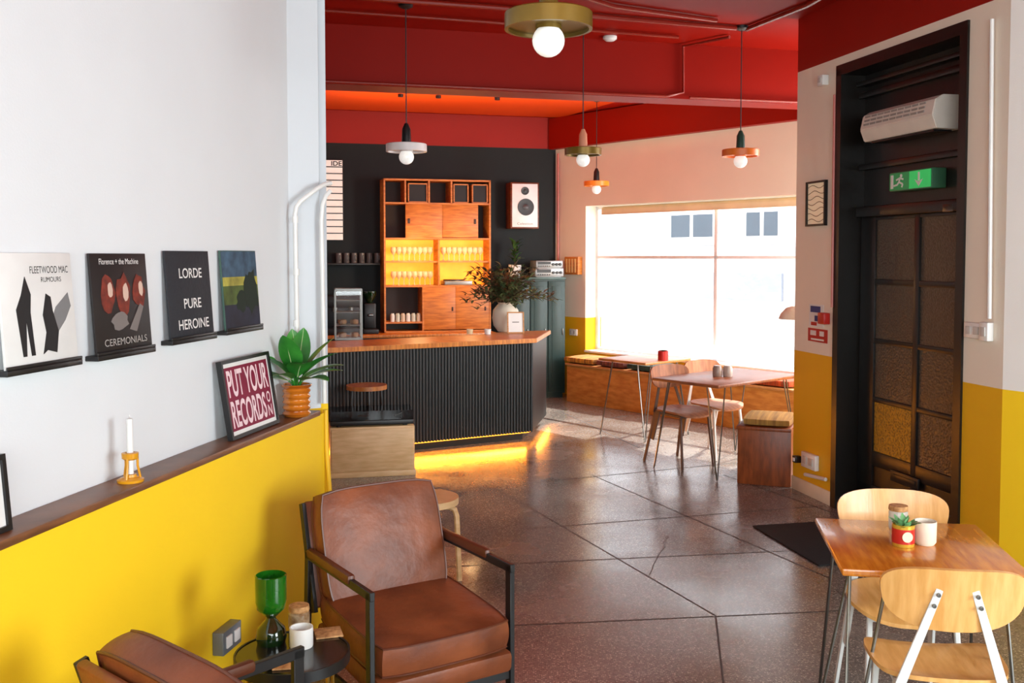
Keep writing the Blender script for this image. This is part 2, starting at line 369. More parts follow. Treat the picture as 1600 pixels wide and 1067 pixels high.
for k in range(0,9,2): bb(a,l0,l1,.152,.198,zz[k],zz[k+1] if k<8 else zz[k+1],.003)
bb(a,l0,l1,.165,.19,.01,rows[-1]-.05); bb(a,l0,l1,.15,.2,.01,.2,.003); ob('leaf',a,m_blackwood,dr)
for k in range(0,8,2):
    for j in (0,2):
        a=NB(); bb(a,g[j]+.001,g[j+1]-.001,.165,.18,rows[k+1],rows[k]); ob('pane',a,m_pebble_glow if (k>=6 and j==0) else m_pebble,dr)
a=NB(); bb(a,U(1400),U(1444),.135,.152,Z(1420,760),Z(1420,742),.004); bb(a,U(1405),U(1440),.13,.137,Z(1420,755),Z(1420,747),.002); ob('letter_plate',a,m_black,dr)
a=NB(); bb(a,U(1480),U(1497),.11,.15,Z(1490,331),Z(1490,318),.004); ob('closer',a,m_steel,dr)
def wallpipe(W,pts,r,m,label,name='conduit',off=.02,cat='conduit'):
    a=NB(); P=[]
    for p in pts:
        u,z=W.uz(p[0],p[1],off); P.append((u,-off,z))
    sweep(a,P,r,8); return single(name,a,m,label,cat,W.p,W.a)
wallpipe(WR,[(1304,148),(1300,480)],.009,m_pinkpipe,'thin pink conduit running down beside the black door frame')
wallpipe(WR,[(1550,30),(1546,498)],.011,m_whitep,'white conduit running down to the light switch right of the black door')
def plate(W,px,py,w,h,label,cat='switch',name='light_switch',m=m_whitep,rock=1,off=0,d=.02):
    u,z=W.uz(px,py,off); r=thing(name,label,cat,W.pt(u,off,z),W.a)
    a=NB(); bb(a,-w/2,w/2,-d,-.0005,-h/2,h/2,.004); ob('plate',a,m,r)
    for k in range(rock):
        a=NB(); x=(k-(rock-1)/2)*w/(rock+.3); bb(a,x-w/rock*.28,x+w/rock*.28,-d-.006,-d+.002,-h*.25,h*.25,.002); ob('rocker',a,m_whitep if m is not m_whitep else mat('rocker',(200,198,192),.4),r)
    return r
plate(WR,1524,516,.146,.086,'white two-gang light switch under the white conduit',rock=2)
plate(WR,1546,518,.07,.1,'small white box beside the two-gang light switch','switch box','switch_box',d=.04)
plate(WR,1269,720,.2,.11,'white socket near the floor on the yellow column','socket','power_socket',rock=2,d=.035)
plate(WR,1250,717,.05,.05,'black plug near the white socket on the yellow column','plug','plug',m_black,d=.05)
wallpipe(WR,[(1258,741),(1290,749)],.014,m_whitep,'short white trunking under the socket on the yellow column')
plate(WR,1291,126,.07,.07,'small white sensor box high on the pink column','sensor','sensor_box',d=.05)
u,z=WR.uz(1278,318); r=thing('framed_picture','tall narrow black framed picture with wavy lines on the pink column','picture',WR.pt(u,0,z),WR.a)
hw=(WR.u(1293)-WR.u(1263))/2; hh=(WR.uz(1278,283)[1]-WR.uz(1278,353)[1])/2
a=NB(); bb(a,-hw,hw,-.025,-.0005,-hh,-hh+.014);bb(a,-hw,hw,-.025,-.0005,hh-.014,hh);bb(a,-hw,-hw+.014,-.025,-.0005,-hh,hh);bb(a,hw-.014,hw,-.025,-.0005,-hh,hh); ob('frame',a,m_black,r)
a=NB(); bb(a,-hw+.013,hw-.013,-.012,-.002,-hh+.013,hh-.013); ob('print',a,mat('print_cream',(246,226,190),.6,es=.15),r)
a=NB()
for k in range(7):
    zz_=-hh+.04+k*(2*hh-.08)/6; sweep(a,[(-hw+.02+i*(2*hw-.04)/8,-.0135,zz_+.012*math.sin(i*.9+k)) for i in range(9)],.0025,4)
ob('line_art',a,mat('line_brown',(150,120,90),.6),r)
def sheet(px,py,w,h,base,label,bits,name='notice'):
    u,z=WR.uz(px,py); r=thing(name,label,'notice',WR.pt(u,0,z),WR.a)
    a=NB(); bb(a,-w/2,w/2,-.004,-.0005,-h/2,h/2); ob('card',a,base,r)
    for (x,zz_,bw,bh,mm) in bits:
        a=NB(); bb(a,x-bw/2,x+bw/2,-.0055,-.0042,zz_-bh/2,zz_+bh/2); ob('printed_block',a,mm,r)
m_bl=mat('print_blue',(38,60,130),.6)
sheet(1276,493,.2,.16,m_whitep,'white and blue safety notice on the pink column beside the conduit',[(-.01,.045,.14,.045,m_bl),(.03,-.02,.1,.04,m_bl),(-.03,-.06,.08,.025,m_redtin)])
sheet(1278,524,.27,.095,m_redtin,'red fire action notice below the blue safety notice',[(-.06,.015,.08,.035,m_text),(.06,.015,.06,.035,m_text),(0,-.03,.18,.012,m_text)])
a=NB(); bb(a,-.045,.045,-.05,-.0005,-.04,.04,.006); u,z=WR.uz(1298,498); single('fire_call_point',a,m_redtin,'small red fire call point box at the edge of the black door frame','call point',WR.pt(u-.05,0,z),WR.a)
# heater
hu0=U(1347,.0); hu1=U(1460,.0); zc=Z(1400,188,0)
r=thing('door_heater','white over-door air curtain heater above the exit sign','heater',WR.pt((hu0+hu1)/2,-.169,zc),WR.a)
hl=(hu1-hu0)/2; a=NB(); prof=[(0,.1),(-.13,.1),(-.18,.07),(-.2,-.02),(-.17,-.095),(0,-.1)]
prism(a,prof,-hl,hl,.005,Mx(((0,0,1,0),(1,0,0,0),(0,1,0,0),(0,0,0,1)))); ob('casing',a,mat('heater_cream',(226,220,208),.4),r,smooth=False)
a=NB()
for row_,(yy,zq) in enumerate(((-.1835,.06),(-.189,.035),(-.195,.01))):
    for k in range(9): 
        x=-.9*hl+k*.19*hl; bar(a,(x,yy,zq),(x+.15*hl,yy,zq),.012,.006,(0,0,1),0)
ob('grille',a,mat('grille_grey',(150,146,138),.5),r)
a=NB(); bb(a,-hl*.85,hl*.85,-.15,-.03,-.108,-.09); ob('outlet',a,m_black,r)
# exit sign
eu0=U(1384,-.05); eu1=U(1449,-.05); z1=Z(1416,266,-.05); z0=Z(1416,297,-.05)
r=thing('exit_sign','green running man exit sign with a downward arrow above the black door','exit sign',WR.pt((eu0+eu1)/2,-.169,(z0+z1)/2),WR.a)
hw=(eu1-eu0)/2; hh=(z1-z0)/2
a=NB(); bb(a,-hw,hw,-.10,0,-hh,hh,.006); ob('housing',a,mat('exit_housing',(60,110,80),.5),r)
a=NB(); bb(a,-hw+.006,-.004,-.104,-.0995,-hh+.008,hh-.008); ob('man_panel',a,mat('exit_dim',(28,140,78),.4,es=.22),r)
a=NB(); bb(a,-.003,hw-.006,-.104,-.0995,-hh+.008,hh-.008); ob('arrow_panel',a,m_exitlit,r)
a=NB(); ax=hw*.45; k=hh*.7
bb(a,ax-.008,ax+.008,-.107,-.104,-k*.2,k); 
prism(a,[(ax-.04,0),(ax,-k),(ax+.04,0),(ax,-k*.35)],.104,.107,0,R(90,'X')); ob('arrow',a,m_text,r)
a=NB(); mx_=-hw*.45; lathe(a,[(0,.104),(.011,.104),(.011,.107),(0,.107)],12,T(mx_+.012,0,k*.78)@R(90,'X'))
for p_,q_ in (((0,.55),(-.01,-.1)),((0,.45),(-.04,.2)),((0,.45),(.035,.25)),((-.01,-.1),(.03,-.45)),((.03,-.45),(.02,-.9)),((-.01,-.1),(-.03,-.5)),((-.03,-.5),(-.065,-.6))):
    bar(a,(mx_+p_[0],-.1055,p_[1]*k),(mx_+q_[0],-.1055,q_[1]*k),.011,.003,(1,0,0),0)
bb(a,-hw*.9,-hw*.78,-.107,-.104,-k,k); ob('running_man',a,m_text,r)
p=AZ(1290,848,0); a=NB(); bb(a,-.42,.42,-.28,.28,.0015,.012,.004); single('door_mat',a,m_mat,'black doormat on the terrazzo in front of the black door','mat',(p.x+.0,p.y,0),WR.a)
# ================= ceiling fittings
def cpipe(pts,r,label,name='conduit'):
    a=NB(); sweep(a,pts,r,8); single(name,a,m_redpipe,label,'conduit')
zc_=3.478
cpipe([AZ(505,-8,zc_),AZ(780,12,zc_),AZ(1150,44,zc_)],.018,'red conduit running across the ceiling to the orange pendant')
cpipe([AZ(1166,46,zc_),AZ(1262,8,zc_),AZ(1330,-30,zc_)],.018,'red conduit running from the orange pendant toward the right wall')
cpipe([AZ(880,-15,zc_),AZ(960,10,zc_),AZ(1120,32,zc_)],.015,'red conduit on the ceiling just behind the nearest pendant')
cpipe([AZ(505,16,zc_),AZ(760,34,zc_),AZ(1060,58,zc_)],.012,'thin red conduit on the ceiling nearest the beam')
q=lambda u,z,o=-.016:(pA+bd*u+V((bd.y,-bd.x,0))*(-o)+V((0,0,z)))
cpipe([AZ(1140,58,zc_),q(2.95,zc_,-.02),q(2.95,3.1,-.02),q(2.8,3.065,-.02),q(-.3,3.065,-.02)],.013,'red conduit dropping down the ceiling beam and along its lower edge')
cpipe([q(3.0,3.06,-.035),q(4.2,3.06,-.035)],.011,'red conduit along the right end of the beam')
p=AZ(953,57,3.5); a=NB(); lathe(a,[(0,0),(.055,0),(.055,-.02),(.035,-.035),(0,-.035)],24); single('smoke_detector',a,m_whitep,'small round white smoke detector on the red ceiling','smoke detector',(p.x,p.y,3.5))
for px_,py_,lb in ((626,147,'leftmost small black spotlight on the ceiling behind the beam'),(685,149,'middle small black spotlight on the ceiling behind the beam'),(777,152,'small black spotlight on the back ceiling nearest the speaker')):
    p=AZ(px_,py_,3.488); a=NB(); lathe(a,[(0,0),(.03,0),(.03,-.03),(0,-.03)],16); single('ceiling_spotlight',a,m_black,lb,'spotlight',(p.x,p.y,3.488),0,'spotlights on the back ceiling')
def pendant(px,py,Y,D,ms,mh,label,top=3.5):
    p=AY(px,py,Y); z=p.z; r=thing('pendant_lamp',label,'pendant lamp',(p.x,p.y,z),0)
    H=top-z; a=NB(); lathe(a,[(0,H),(.05,H),(.05,H-.02),(.02,H-.035),(0,H-.035)],24); ob('canopy',a,m_black,r)
    a=NB(); cyl(a,(0,0,.16),(0,0,H-.03),.004,6); ob('cord',a,m_black,r)
    a=NB(); lathe(a,[(0,.17),(.012,.17),(.03,.13),(.034,.03),(0,.03)],24); ob('holder',a,mh,r)
    R_=D/2; h=D*.19
    a=NB(); lathe(a,[(.03,h/2),(R_-.004,h/2),(R_,h/2-.004),(R_,-h/2),(R_-.012,-h/2),(R_-.012,-h/2+.012),(.045,-h/2+.014),(.045,-h/2),(.03,h/2)],48); ob('lamp_shade',a,ms,r)
    a=NB(); br=D*.185; lathe(a,[(br*math.sin(t*math.pi/12),-h/2-.01-br*.5+br*math.cos(t*math.pi/12)) for t in range(13)],24); ob('bulb',a,m_bulb,r)
    return r
pendant(857,33,3.43,.30,m_olive,m_olive,'large olive disc pendant lamp nearest the camera at the top')
pendant(635,231,7.0,.285,mat('white_shade',(240,232,230),.35,alpha=.92),m_black,'pendant lamp with white disc shade hanging in front of the bar')
pendant(911,237,7.6,.28,m_olive,mat('peach_holder',(224,150,116),.4),'pendant lamp with olive disc shade and peach holder')
pendant(1157,239,7.67,.28,m_orange,mat('green_holder',(30,62,50),.4),'pendant lamp with orange disc shade and dark green holder')
pendant(932,287,11.1,.28,mat('amber_shade',(246,150,40),.35),m_black,'far small pendant lamp with amber disc shade by the window corner',3.488)
# ================= LEFT WALL ITEMS
def cover(px,pyb,base,label,fn,lbl2):
    u,z=WL.uz(px,pyb,.03)
    single('picture_ledge',bb(bb(NB(),-.165,.165,-.046,-.0005,-.016,0,.002),-.165,.165,-.046,-.041,0,.01,.002),m_black,lbl2,'ledge',WL.pt(u,0,z),WL.a)
    r=thing('record_sleeve',label,'record sleeve',WL.pt(u,.033,z),WL.a); r.rotation_euler=(math.radians(-4),0,WL.a)
    a=NB(); bb(a,-.1575,.1575,-.004,.004,.0005,.3155,.001); ob('sleeve',a,base,r); fn(r)
def poly(bm,pts,t=.0012):
    prism(bm,pts,.0042,.0042+t,0,R(90,'X'))
def blob(cx,cz,rx,rz_,seed,n=14,j=.2):
    random.seed(seed); return [(cx+rx*math.cos(6.283*i/n)*random.uniform(1-j,1+j),cz+rz_*math.sin(6.283*i/n)*random.uniform(1-j,1+j)) for i in range(n)]
m_cov1=mat('sleeve_white',(226,226,222),.6)
def f1(r):
    a=NB(); poly(a,[(-.085,.03),(-.07,.03),(-.062,.13),(-.05,.03),(-.034,.03),(-.042,.15),(-.035,.2),(-.055,.25),(-.075,.2),(-.1,.16)]); poly(a,[(0,.03),(.02,.04),(.06,.03),(.075,.09),(.055,.15),(.05,.19),(.03,.2),(.01,.14),(.02,.09)]); ob('ink_shapes',a,m_ink,r)
    a=NB(); poly(a,[(.04,.11),(.07,.16),(.13,.2),(.14,.16),(.11,.12),(.075,.09)],.0008); ob('grey_wash',a,mat('wash_grey',(120,120,120),.7),r)
    text('lettering','FLEETWOOD MAC',.17,.02,m_ink,r,T(.055,-.0046,.268)@FX); text('lettering','RUMOURS',.09,.014,m_ink,r,T(.06,-.0046,.24)@FX)
def f2(r):
    m1=mat('auburn',(130,46,28),.6,rgb2=(90,30,18),vs=40); m2=mat('pale_patch',(210,180,162),.6); m3=mat('grey_patch',(120,112,108),.7)
    for i,(x,z,s) in enumerate(((-.075,.2,1),(.01,.19,1.15),(.1,.2,.95))):
        a=NB(); poly(a,blob(x,z-.01,.036*s,.06*s,i),.001); ob('red_patch',a,m1,r)
        a=NB(); poly(a,blob(x+.012,z,.014*s,.026*s,i+9,10,.12),.0016); ob('pale_patch',a,m2,r)
    a=NB(); poly(a,blob(-.02,.1,.045,.03,21),.0014); poly(a,[(.03,.07),(.07,.06),(.12,.14),(.1,.15)],.0014); ob('grey_patch',a,m3,r)
    text('lettering','CEREMONIALS',.24,.022,mat('silver_ink',(170,166,160),.6),r,T(.005,-.0062,.035)@FX); text('lettering','Florence + the Machine',.22,.018,m_text,r,T(0,-.0048,.29)@FX)
def f3(r):
    for s_,z in (('LORDE',.235),('PURE',.125),('HEROINE',.05)):
        text('lettering',s_,{'LORDE':.165,'PURE':.125,'HEROINE':.22}[s_],.036,m_text,r,T(.012,-.0046,z)@FX,thick=.01)
def f4(r):
    for z0_,z1_,c,nm in ((.21,.312,(70,100,124),'sky'),(.175,.21,(196,186,80),'glow'),(.1,.175,(86,104,46),'field'),(.003,.1,(40,42,60),'water')):
        a=NB(); poly(a,[(-.154,z0_),(.154,z0_),(.154,z1_),(-.154,z1_)],.0006); ob('painted_'+nm,a,mat('p_'+nm,c,.7,rgb2=tuple(x*.6 for x in c),vs=14),r)
    a=NB(); poly(a,blob(.09,.15,.06,.09,4,18,.25),.0012); poly(a,blob(.0,.11,.05,.04,6,16,.3),.001)
    ob('painted_trees',a,mat('p_tree',(26,40,28),.8),r)
cover(66,570,m_cov1,'white record sleeve with black ink shapes, leftmost on the white wall',f1,'black picture ledge under the white ink sleeve')
cover(194,549,mat('sleeve_dark',(26,20,20),.5),'black record sleeve with reddish patches reading CEREMONIALS',f2,'black picture ledge under the sleeve with reddish patches')
cover(300,527,m_navy,'dark grey record sleeve reading LORDE PURE HEROINE',f3,'black picture ledge under the dark sleeve with white capitals')
cover(379,513,mat('sleeve_land',(60,90,80),.6),'record sleeve with a painted landscape, rightmost on the white wall',f4,'black picture ledge under the painted landscape sleeve')
def frame_on_ledge(u,w,h,label,bg,fn,tilt=-9):
    r=thing('framed_poster',label,'framed poster',WL.pt(u,.078,1.0355),WL.a); r.rotation_euler=(math.radians(tilt),0,WL.a)
    a=NB(); t=.014
    bb(a,-w/2,w/2,-.01,.012,0,t);bb(a,-w/2,w/2,-.01,.012,h-t,h);bb(a,-w/2,-w/2+t,-.01,.012,t,h-t);bb(a,w/2-t,w/2,-.01,.012,t,h-t); ob('frame',a,m_black,r)
    a=NB(); bb(a,-w/2+t,w/2-t,-.002,.006,t,h-t); ob('print',a,bg,r); fn(r)
def fp(r):
    m=mat('pale_pink_ink',(244,218,222),.6)
    a=NB(); bb(a,-.193,.193,-.0028,-.002,.03,.28); ob('maroon_field',a,mat('maroon_paper',(132,24,58),.6),r)
    text('lettering','PUT YOUR',.36,.108,m,r,T(0,-.0034,.215)@FX,thick=.022); text('lettering','RECORDS',.31,.108,m,r,T(-.027,-.0034,.094)@FX,thick=.022)
    text('lettering','O',.036,.046,m,r,T(.16,-.0034,.122)@FX,thick=.015); text('lettering','N',.036,.046,m,r,T(.16,-.0034,.066)@FX,thick=.015)
u_=(WL.u(350,.07)+WL.u(432,.07))/2
frame_on_ledge(u_,.44,.31,'black framed maroon poster reading PUT YOUR RECORDS ON',m_whitep,fp)
frame_on_ledge(WL.u(1,.07)-.15,.3,.2,'black framed picture cut off by the left photo edge',m_whitep,lambda r:None,-5)
pc=AZ(204,752,1.036); r=thing('candle_holder','mustard glass candle holder on the wooden wall ledge','candle holder',(pc.x,pc.y,1.0355))
a=NB(); lathe(a,[(0,0),(.04,0),(.041,.008),(.03,.013),(.02,.016),(.018,.024),(0,.024)],32); ob('base',a,m_mustard,r)
a=NB(); lathe(a,[(.018,.07),(.025,.075),(.026,.092),(.014,.094),(.014,.07),(.018,.07)],24); ob('cup',a,m_mustard,r)
for k in range(3):
    t_=k*2.09+.5; a=NB(); sweep(a,[(.03*math.cos(t_),.03*math.sin(t_),.01),(.022*math.cos(t_),.022*math.sin(t_),.05),(.022*math.cos(t_),.022*math.sin(t_),.08)],.004,8); ob('strut',a,m_mustard,r)
a=NB(); lathe(a,[(0,.025),(.0105,.025),(.0095,.2),(0,.204)],16); cyl(a,(0,0,.2),(0,0,.213),.001,5)
single('candle',a,m_whitep,'thin white candle standing in the mustard holder','candle',(pc.x,pc.y,1.0355))
# potted plant
pp=V((-.962,4.42,1.0355)); r=thing('potted_plant','broad-leaved green plant in a ribbed orange pot on the ledge','potted plant',pp)
prof=[(0,0),(.05,0)]
for k in range(5): prof+=[(.056,.005+k*.025),(.063,.015+k*.025),(.056,.026+k*.025)]
prof+=[(.066,.135),(.068,.145),(.06,.145),(.055,.12),(0,.12)]
a=NB(); lathe(a,prof,36); ob('pot',a,m_terr,r)
def leaf(bm,bv,base,az,L_,W_,el,droop,fold=.25):
    t=NB(); n=10; ax=V((math.cos(az),math.sin(az),0)); sd=V((-math.sin(az),math.cos(az),0)); rows_=[]; mid=[]; p=V(base); ang=el
    for i in range(n+1):
        f=i/n; wv=W_*(math.sin(math.pi*f**.8)**.8)*.5+.001
        up=V((0,0,1))*math.cos(ang)-ax*math.sin(ang)
        rows_.append([t.verts.new(p-sd*wv+up*wv*fold),t.verts.new(p),t.verts.new(p+sd*wv+up*wv*fold)]); mid.append(p+up*.0015)
        p=p+(ax*math.cos(ang)+V((0,0,1))*math.sin(ang))*L_/n; ang-=droop/n
    for a_,b_ in zip(rows_,rows_[1:]):
        for k in (0,1): t.faces.new((a_[k],a_[k+1],b_[k+1],b_[k]))
    merge(bm,t)
    if bv is not None: sweep(bv,mid,.0022,5,radii=[.003*(1-.8*i/n) for i in range(n+1)])
a=NB(); b=NB(); st=NB()
for az,L_,W_,el,dr_ in ((-2.5,.18,.1,.85,.6),(1.9,.2,.1,1.35,.4),(-.2,.2,.1,.55,.5),(.4,.18,.1,.4,.5),(-1.2,.18,.11,.8,.8),(1.4,.2,.1,1.4,.4),(-2.0,.18,.1,.5,.8),(.0,.21,.11,1.05,.4),(-.7,.19,.1,.3,.5),(-2.7,.18,.1,.3,.5),(-1.8,.2,.11,1.25,.4),(-.3,.2,.1,.8,.5)):
    h=.04+.04*max(0,el-.3); bz=V((.035*math.cos(az),.035*math.sin(az),.12+h)); sweep(st,[(0,0,.115),bz*.7+V((0,0,.04)),bz],.004,6); leaf(a,b,bz,az,L_,W_,el,dr_)
for bmx in (a,b,st):
    for v in bmx.verts:
        k=(v.co+pp-WL.p).dot(WL.n)
        if k<.012: v.co+=WL.n*(.012-k)
        if v.co.y>.08 and v.co.z>.0: v.co.y=.08+(v.co.y-.08)*.15
ob('foliage',a,m_leaf,r); ob('leaf_veins',b,m_vein,r); ob('stems',st,m_leaf,r)
P=lambda px,py,y: AY(px,py,y)
a=NB(); sweep(a,[P(517,286,4.66),P(507,288,4.62),P(496,294,4.58),P(470,314,4.54),P(463,323,4.53),P(461,335,4.53),P(466,642,4.53)],.0105,10)
for py_ in (338,420,500): cyl(a,P(461 if py_<400 else 463,py_,4.53),P(461 if py_<400 else 463,py_+10,4.53),.0145,12)
single('pipe',a,m_whitep,'white pipe bending onto the pilaster and down to the ledge, left one','pipe')
a=NB(); sweep(a,[P(516,298,4.66),P(509,306,4.64),P(504,320,4.63),P(502,345,4.63),P(507,630,4.63)],.0105,10); single('pipe',a,m_whitep,'white pipe running down the pilaster edge, right one','pipe')
a=NB(); sweep(a,[AY(509,640,4.69),AY(510,700,4.69),AY(515,770,4.69)],.012,10); single('pipe',a,m_ypipe,'yellow painted pipe on the end of the low yellow wall','pipe')
plate(WL,346,995,.146,.086,'grey metal double socket on the yellow wall beside the green glass',cat='socket',name='power_socket',m=mat('grey_socket',(120,128,132),.35,.3),rock=2,off=.115,d=.045)
# ================= FURNITURE
def armchair(loc,rz,label):
    r=thing('armchair',label,'armchair',loc,rz)
    for s in (-1,1):
        x=s*.285
        bar_=NB(); bar(bar_,(x,-.30,0),(x,-.30,.60),.019,.036,(1,0,0)); ob('leg',bar_,m_black,r)
        bar_=NB(); bar(bar_,(x,.30,0),(x,.26,.60),.019,.036,(1,0,0)); ob('leg',bar_,m_black,r)
        a=NB(); bar(a,(x,-.32,.59),(x,.28,.59),.019,.032,(1,0,0)); o=ob('arm_frame',a,m_black,r)
        a=NB(); box(a,(x,.05,.602),(.034,.40,.036),.012); ob('arm_pad',a,m_piping,o)
        a=NB(); bar(a,(x,-.30,.20),(x,.28,.18),.019,.032,(1,0,0)); ob('side_rail',a,m_black,r)
        B=T(0,.215,.603)@R(-17,'X')@R(90,'X')
        a=NB(); bar(a,B@V((s*.277,-.22,-.075)),B@V((s*.277,.2,-.075)),.016,.035,(1,0,0)); ob('back_post',a,m_black,r)
    a=NB(); bar(a,(-.285,-.30,.19),(.285,-.30,.19),.035,.019,(0,0,1)); ob('stretcher',a,m_black,r)
    a=NB(); bar(a,(-.285,.28,.18),(.285,.28,.18),.035,.019,(0,0,1)); ob('stretcher',a,m_black,r)
    a=NB(); box(a,(0,-.04,.275),(.54,.58,.08),.02,R(4,'X')); ob('seat_base',a,m_leather,r)
    M=T(0,-.06,.375)@R(4,'X'); a=NB(); cushion(a,.54,.58,.12,M,puff=.15,crown=.1); o=ob('seat_cushion',a,m_leather,r)
    a=NB(); piping(a,.54,.58,.05,M); piping(a,.54,.58,-.05,M); ob('piping',a,m_piping,o)
    M=B; a=NB(); cushion(a,.51,.46,.11,M,puff=.15,crown=.12); o=ob('back_cushion',a,m_leather,r)
    a=NB(); piping(a,.51,.46,.046,M); piping(a,.51,.46,-.046,M); ob('piping',a,m_piping,o)
    a=NB(); box(a,(0,-.0,-.08),(.54,.41,.03),.01,B); ob('back_panel',a,m_leather,r)
    return r
armchair((-.41,3.76,0),math.radians(33),'brown leather armchair with black metal frame facing the camera')
armchair((-.61,2.45,0),math.radians(139),'brown leather armchair cut off by the bottom left photo edge')
tz=.48; r=thing('side_table','small round black marble side table between the two armchairs','side table',(-.705,3.14,0))
a=NB(); lathe(a,[(0,tz-.012),(.176,tz-.012),(.176,tz),(0,tz)],48); ob('tabletop',a,m_marble,r)
a=NB(); lathe(a,[(.177,tz-.03),(.183,tz-.03),(.183,tz+.003),(.177,tz+.003),(.177,tz-.03)],48); ob('rim',a,m_black,r)
for k in range(4):
    t_=k*math.pi/2+.9; c,s=math.cos(t_),math.sin(t_); a=NB(); sweep(a,[(.17*c,.17*s,tz-.02),(.17*c,.17*s,.2),(.17*c,.17*s,.0)],.007,8); ob('leg',a,m_brass,r)
a=NB(); lathe(a,[(.163,.1),(.176,.1),(.176,.11),(.163,.11),(.163,.1)],40); ob('lower_ring',a,m_brass,r)
p=AZ(424,1004,tz); r=thing('glass_goblet','tall green glass goblet vase on the black side table','vase',(p.x,p.y,tz+.0005))
a=NB(); lathe(a,[(0,.095),(.03,.1),(.045,.115),(.05,.14),(.051,.225),(.047,.227),(.045,.14),(.03,.115),(0,.11)],36); ob('bowl',a,m_greenglass,r)
a=NB(); lathe(a,[(0,0),(.045,0),(.05,.02),(.044,.05),(.02,.075),(.014,.085),(.03,.1),(0,.1)],36); ob('base',a,m_darkglass,r)
a=NB(); lathe(a,[(0,0),(.036,0),(.038,.004),(.038,.065),(.034,.065),(.033,.008),(0,.008)],32); p=AZ(471,1010,tz); single('cup',a,m_whitep,'small white cup in front of the cork lidded jar on the side table','cup',(p.x,p.y,tz+.0005))
p=AZ(466,985,tz); r=thing('jar','glass jar with cork lid behind the white cup on the side table','jar',(p.x+.0,p.y+.015,tz+.0005))
a=NB(); lathe(a,[(0,0),(.034,0),(.036,.01),(.036,.055),(.03,.062),(0,.062)],28); ob('body',a,mat('jar_glass',(180,160,130),.15,rgb2=(120,90,60),vs=30),r)
a=NB(); lathe(a,[(0,.062),(.034,.062),(.036,.068),(.034,.082),(0,.084)],28); ob('lid',a,m_cork,r)
for px_,py_,rz_,lb in ((513,990,.3,'square cork coaster beside the white cup, farther one'),(450,1038,.15,'square cork coaster at the near edge of the side table')):
    p=AZ(px_,py_,tz); a=NB(); bb(a,-.045,.045,-.045,.045,0,.006,.002); single('coaster',a,m_cork,lb,'coaster',(p.x,p.y,tz+.0005),rz_,'cork coasters on the side table')
r=thing('stool','round pale wooden stool behind the brown armchair','stool',(-.47,5.36,0))
a=NB(); shell(a,.18,.18,.035,M=T(0,0,.425)); ob('seat',a,m_pale,r)
for k in range(3):
    t_=k*2.094-.3; c,s=math.cos(t_),math.sin(t_); a=NB(); pts=[(.07*c,.07*s,.395),(.14*c,.14*s,.395),(.168*c,.168*s,.385),(.18*c,.18*s,.35),(.195*c,.195*s,0)]
    sweep(a,pts,.016,8); ob('leg',a,m_pale,r)
def chair(loc,rz,label,mw,mf,mf2,group=None):
    r=thing('dining_chair',label,'chair',loc,rz,group)
    a=NB(); shell(a,.205,.2,.014,lambda x,y:.35*x*x-.12*(y<-.1)*((y+.1)**2)*20+(.02 if y>.1 else 0)*((y-.1)/.1)**2*1,3.0,T(0,-.02,.45),wide=-.06); ob('seat',a,mw,r)
    Mb=T(0,.205,.725)@R(-10,'X')@R(90,'X')
    a=NB(); shell(a,.208,.1,.013,lambda x,y:1.1*x*x,2.8,Mb,wide=.08); ob('backrest',a,mw,r)
    for s in (-1,1):
        a=NB(); bar(a,(s*.155,.17,.43),(s*.05,.212,.76),.032,.007,(1,0,0),.001,.022); ob('back_upright',a,mf,r)
        a=NB(); bar(a,(s*.185,.27,0),(s*.15,.165,.45),.014,.025,(1,0,0),.002); bar(a,(s*.165,.2,.2),(s*.15,.13,.45),.012,.06,(1,0,0),.002); ob('leg',a,mf,r)
        a=NB(); bar(a,(s*.17,-.2,0),(s*.15,-.15,.435),.02,.02,(1,0,0),.004); ob('leg',a,mf2,r)
        for zz_ in (.71,.745): ob('bolt',lathe(NB(),[(0,0),(.007,0),(.006,.004),(0,.005)],12,T(s*(.066-(zz_-.71)*.3),.211+(zz_-.71)*.15+.006,zz_)@R(-90,'X')),m_steel,r)
    a=NB(); bar(a,(-.155,-.15,.428),(.155,-.15,.428),.02,.02,(0,0,1)); bar(a,(-.155,.16,.428),(.155,.16,.428),.02,.02,(0,0,1)); bar(a,(-.14,-.15,.428),(-.14,.16,.428),.02,.02,(1,0,0)); bar(a,(.14,-.15,.428),(.14,.16,.428),.02,.02,(1,0,0)); ob('seat_frame',a,mf,r)
    return r
def hairpin(loc,rz,sx,sy,label,mt,h=.75,dark=False):
    r=thing('cafe_table',label,'table',loc,rz)
    a=NB(); box(a,(0,0,h-.0125),(sx,sy,.025),.006); ob('tabletop',a,mt,r)
    for i in (-1,1):
        for j in (-1,1):
            x=i*(sx/2-.05); y=j*(sy/2-.05); fx=i*(sx/2-.015); fy=j*(sy/2-.015)
            a=NB(); sweep(a,[(x-i*.1,y,h-.03),(fx-i*.004,fy,.012),(fx,fy,.005),(fx,fy-j*.004,.012),(x,y-j*.1,h-.03)],.0058,8); bb(a,x-i*.11,x+i*.01,y-j*.11,y+j*.01,h-.03,h-.026); ob('leg',a,m_steel,r)
    return r
hairpin((1.395,3.41,0),math.radians(-9.3),.58,.63,'near square wooden table on steel hairpin legs at the right',m_tabletop)
ra=math.radians(-9)
chair((1.355,3.12,0),ra+math.pi,'plywood chair with pale grey frame, back to the camera at the near table',m_chairwood,m_grey,m_grey)
chair((1.475,3.71,0),ra+.03,'plywood chair on the far side of the near table, facing the camera',m_chairwood,m_grey,m_grey)
p=AZ(1411,852,.75); r=thing('succulent_tin','red and gold tin planted with a small succulent on the near table','plant pot',(p.x,p.y,.7505))
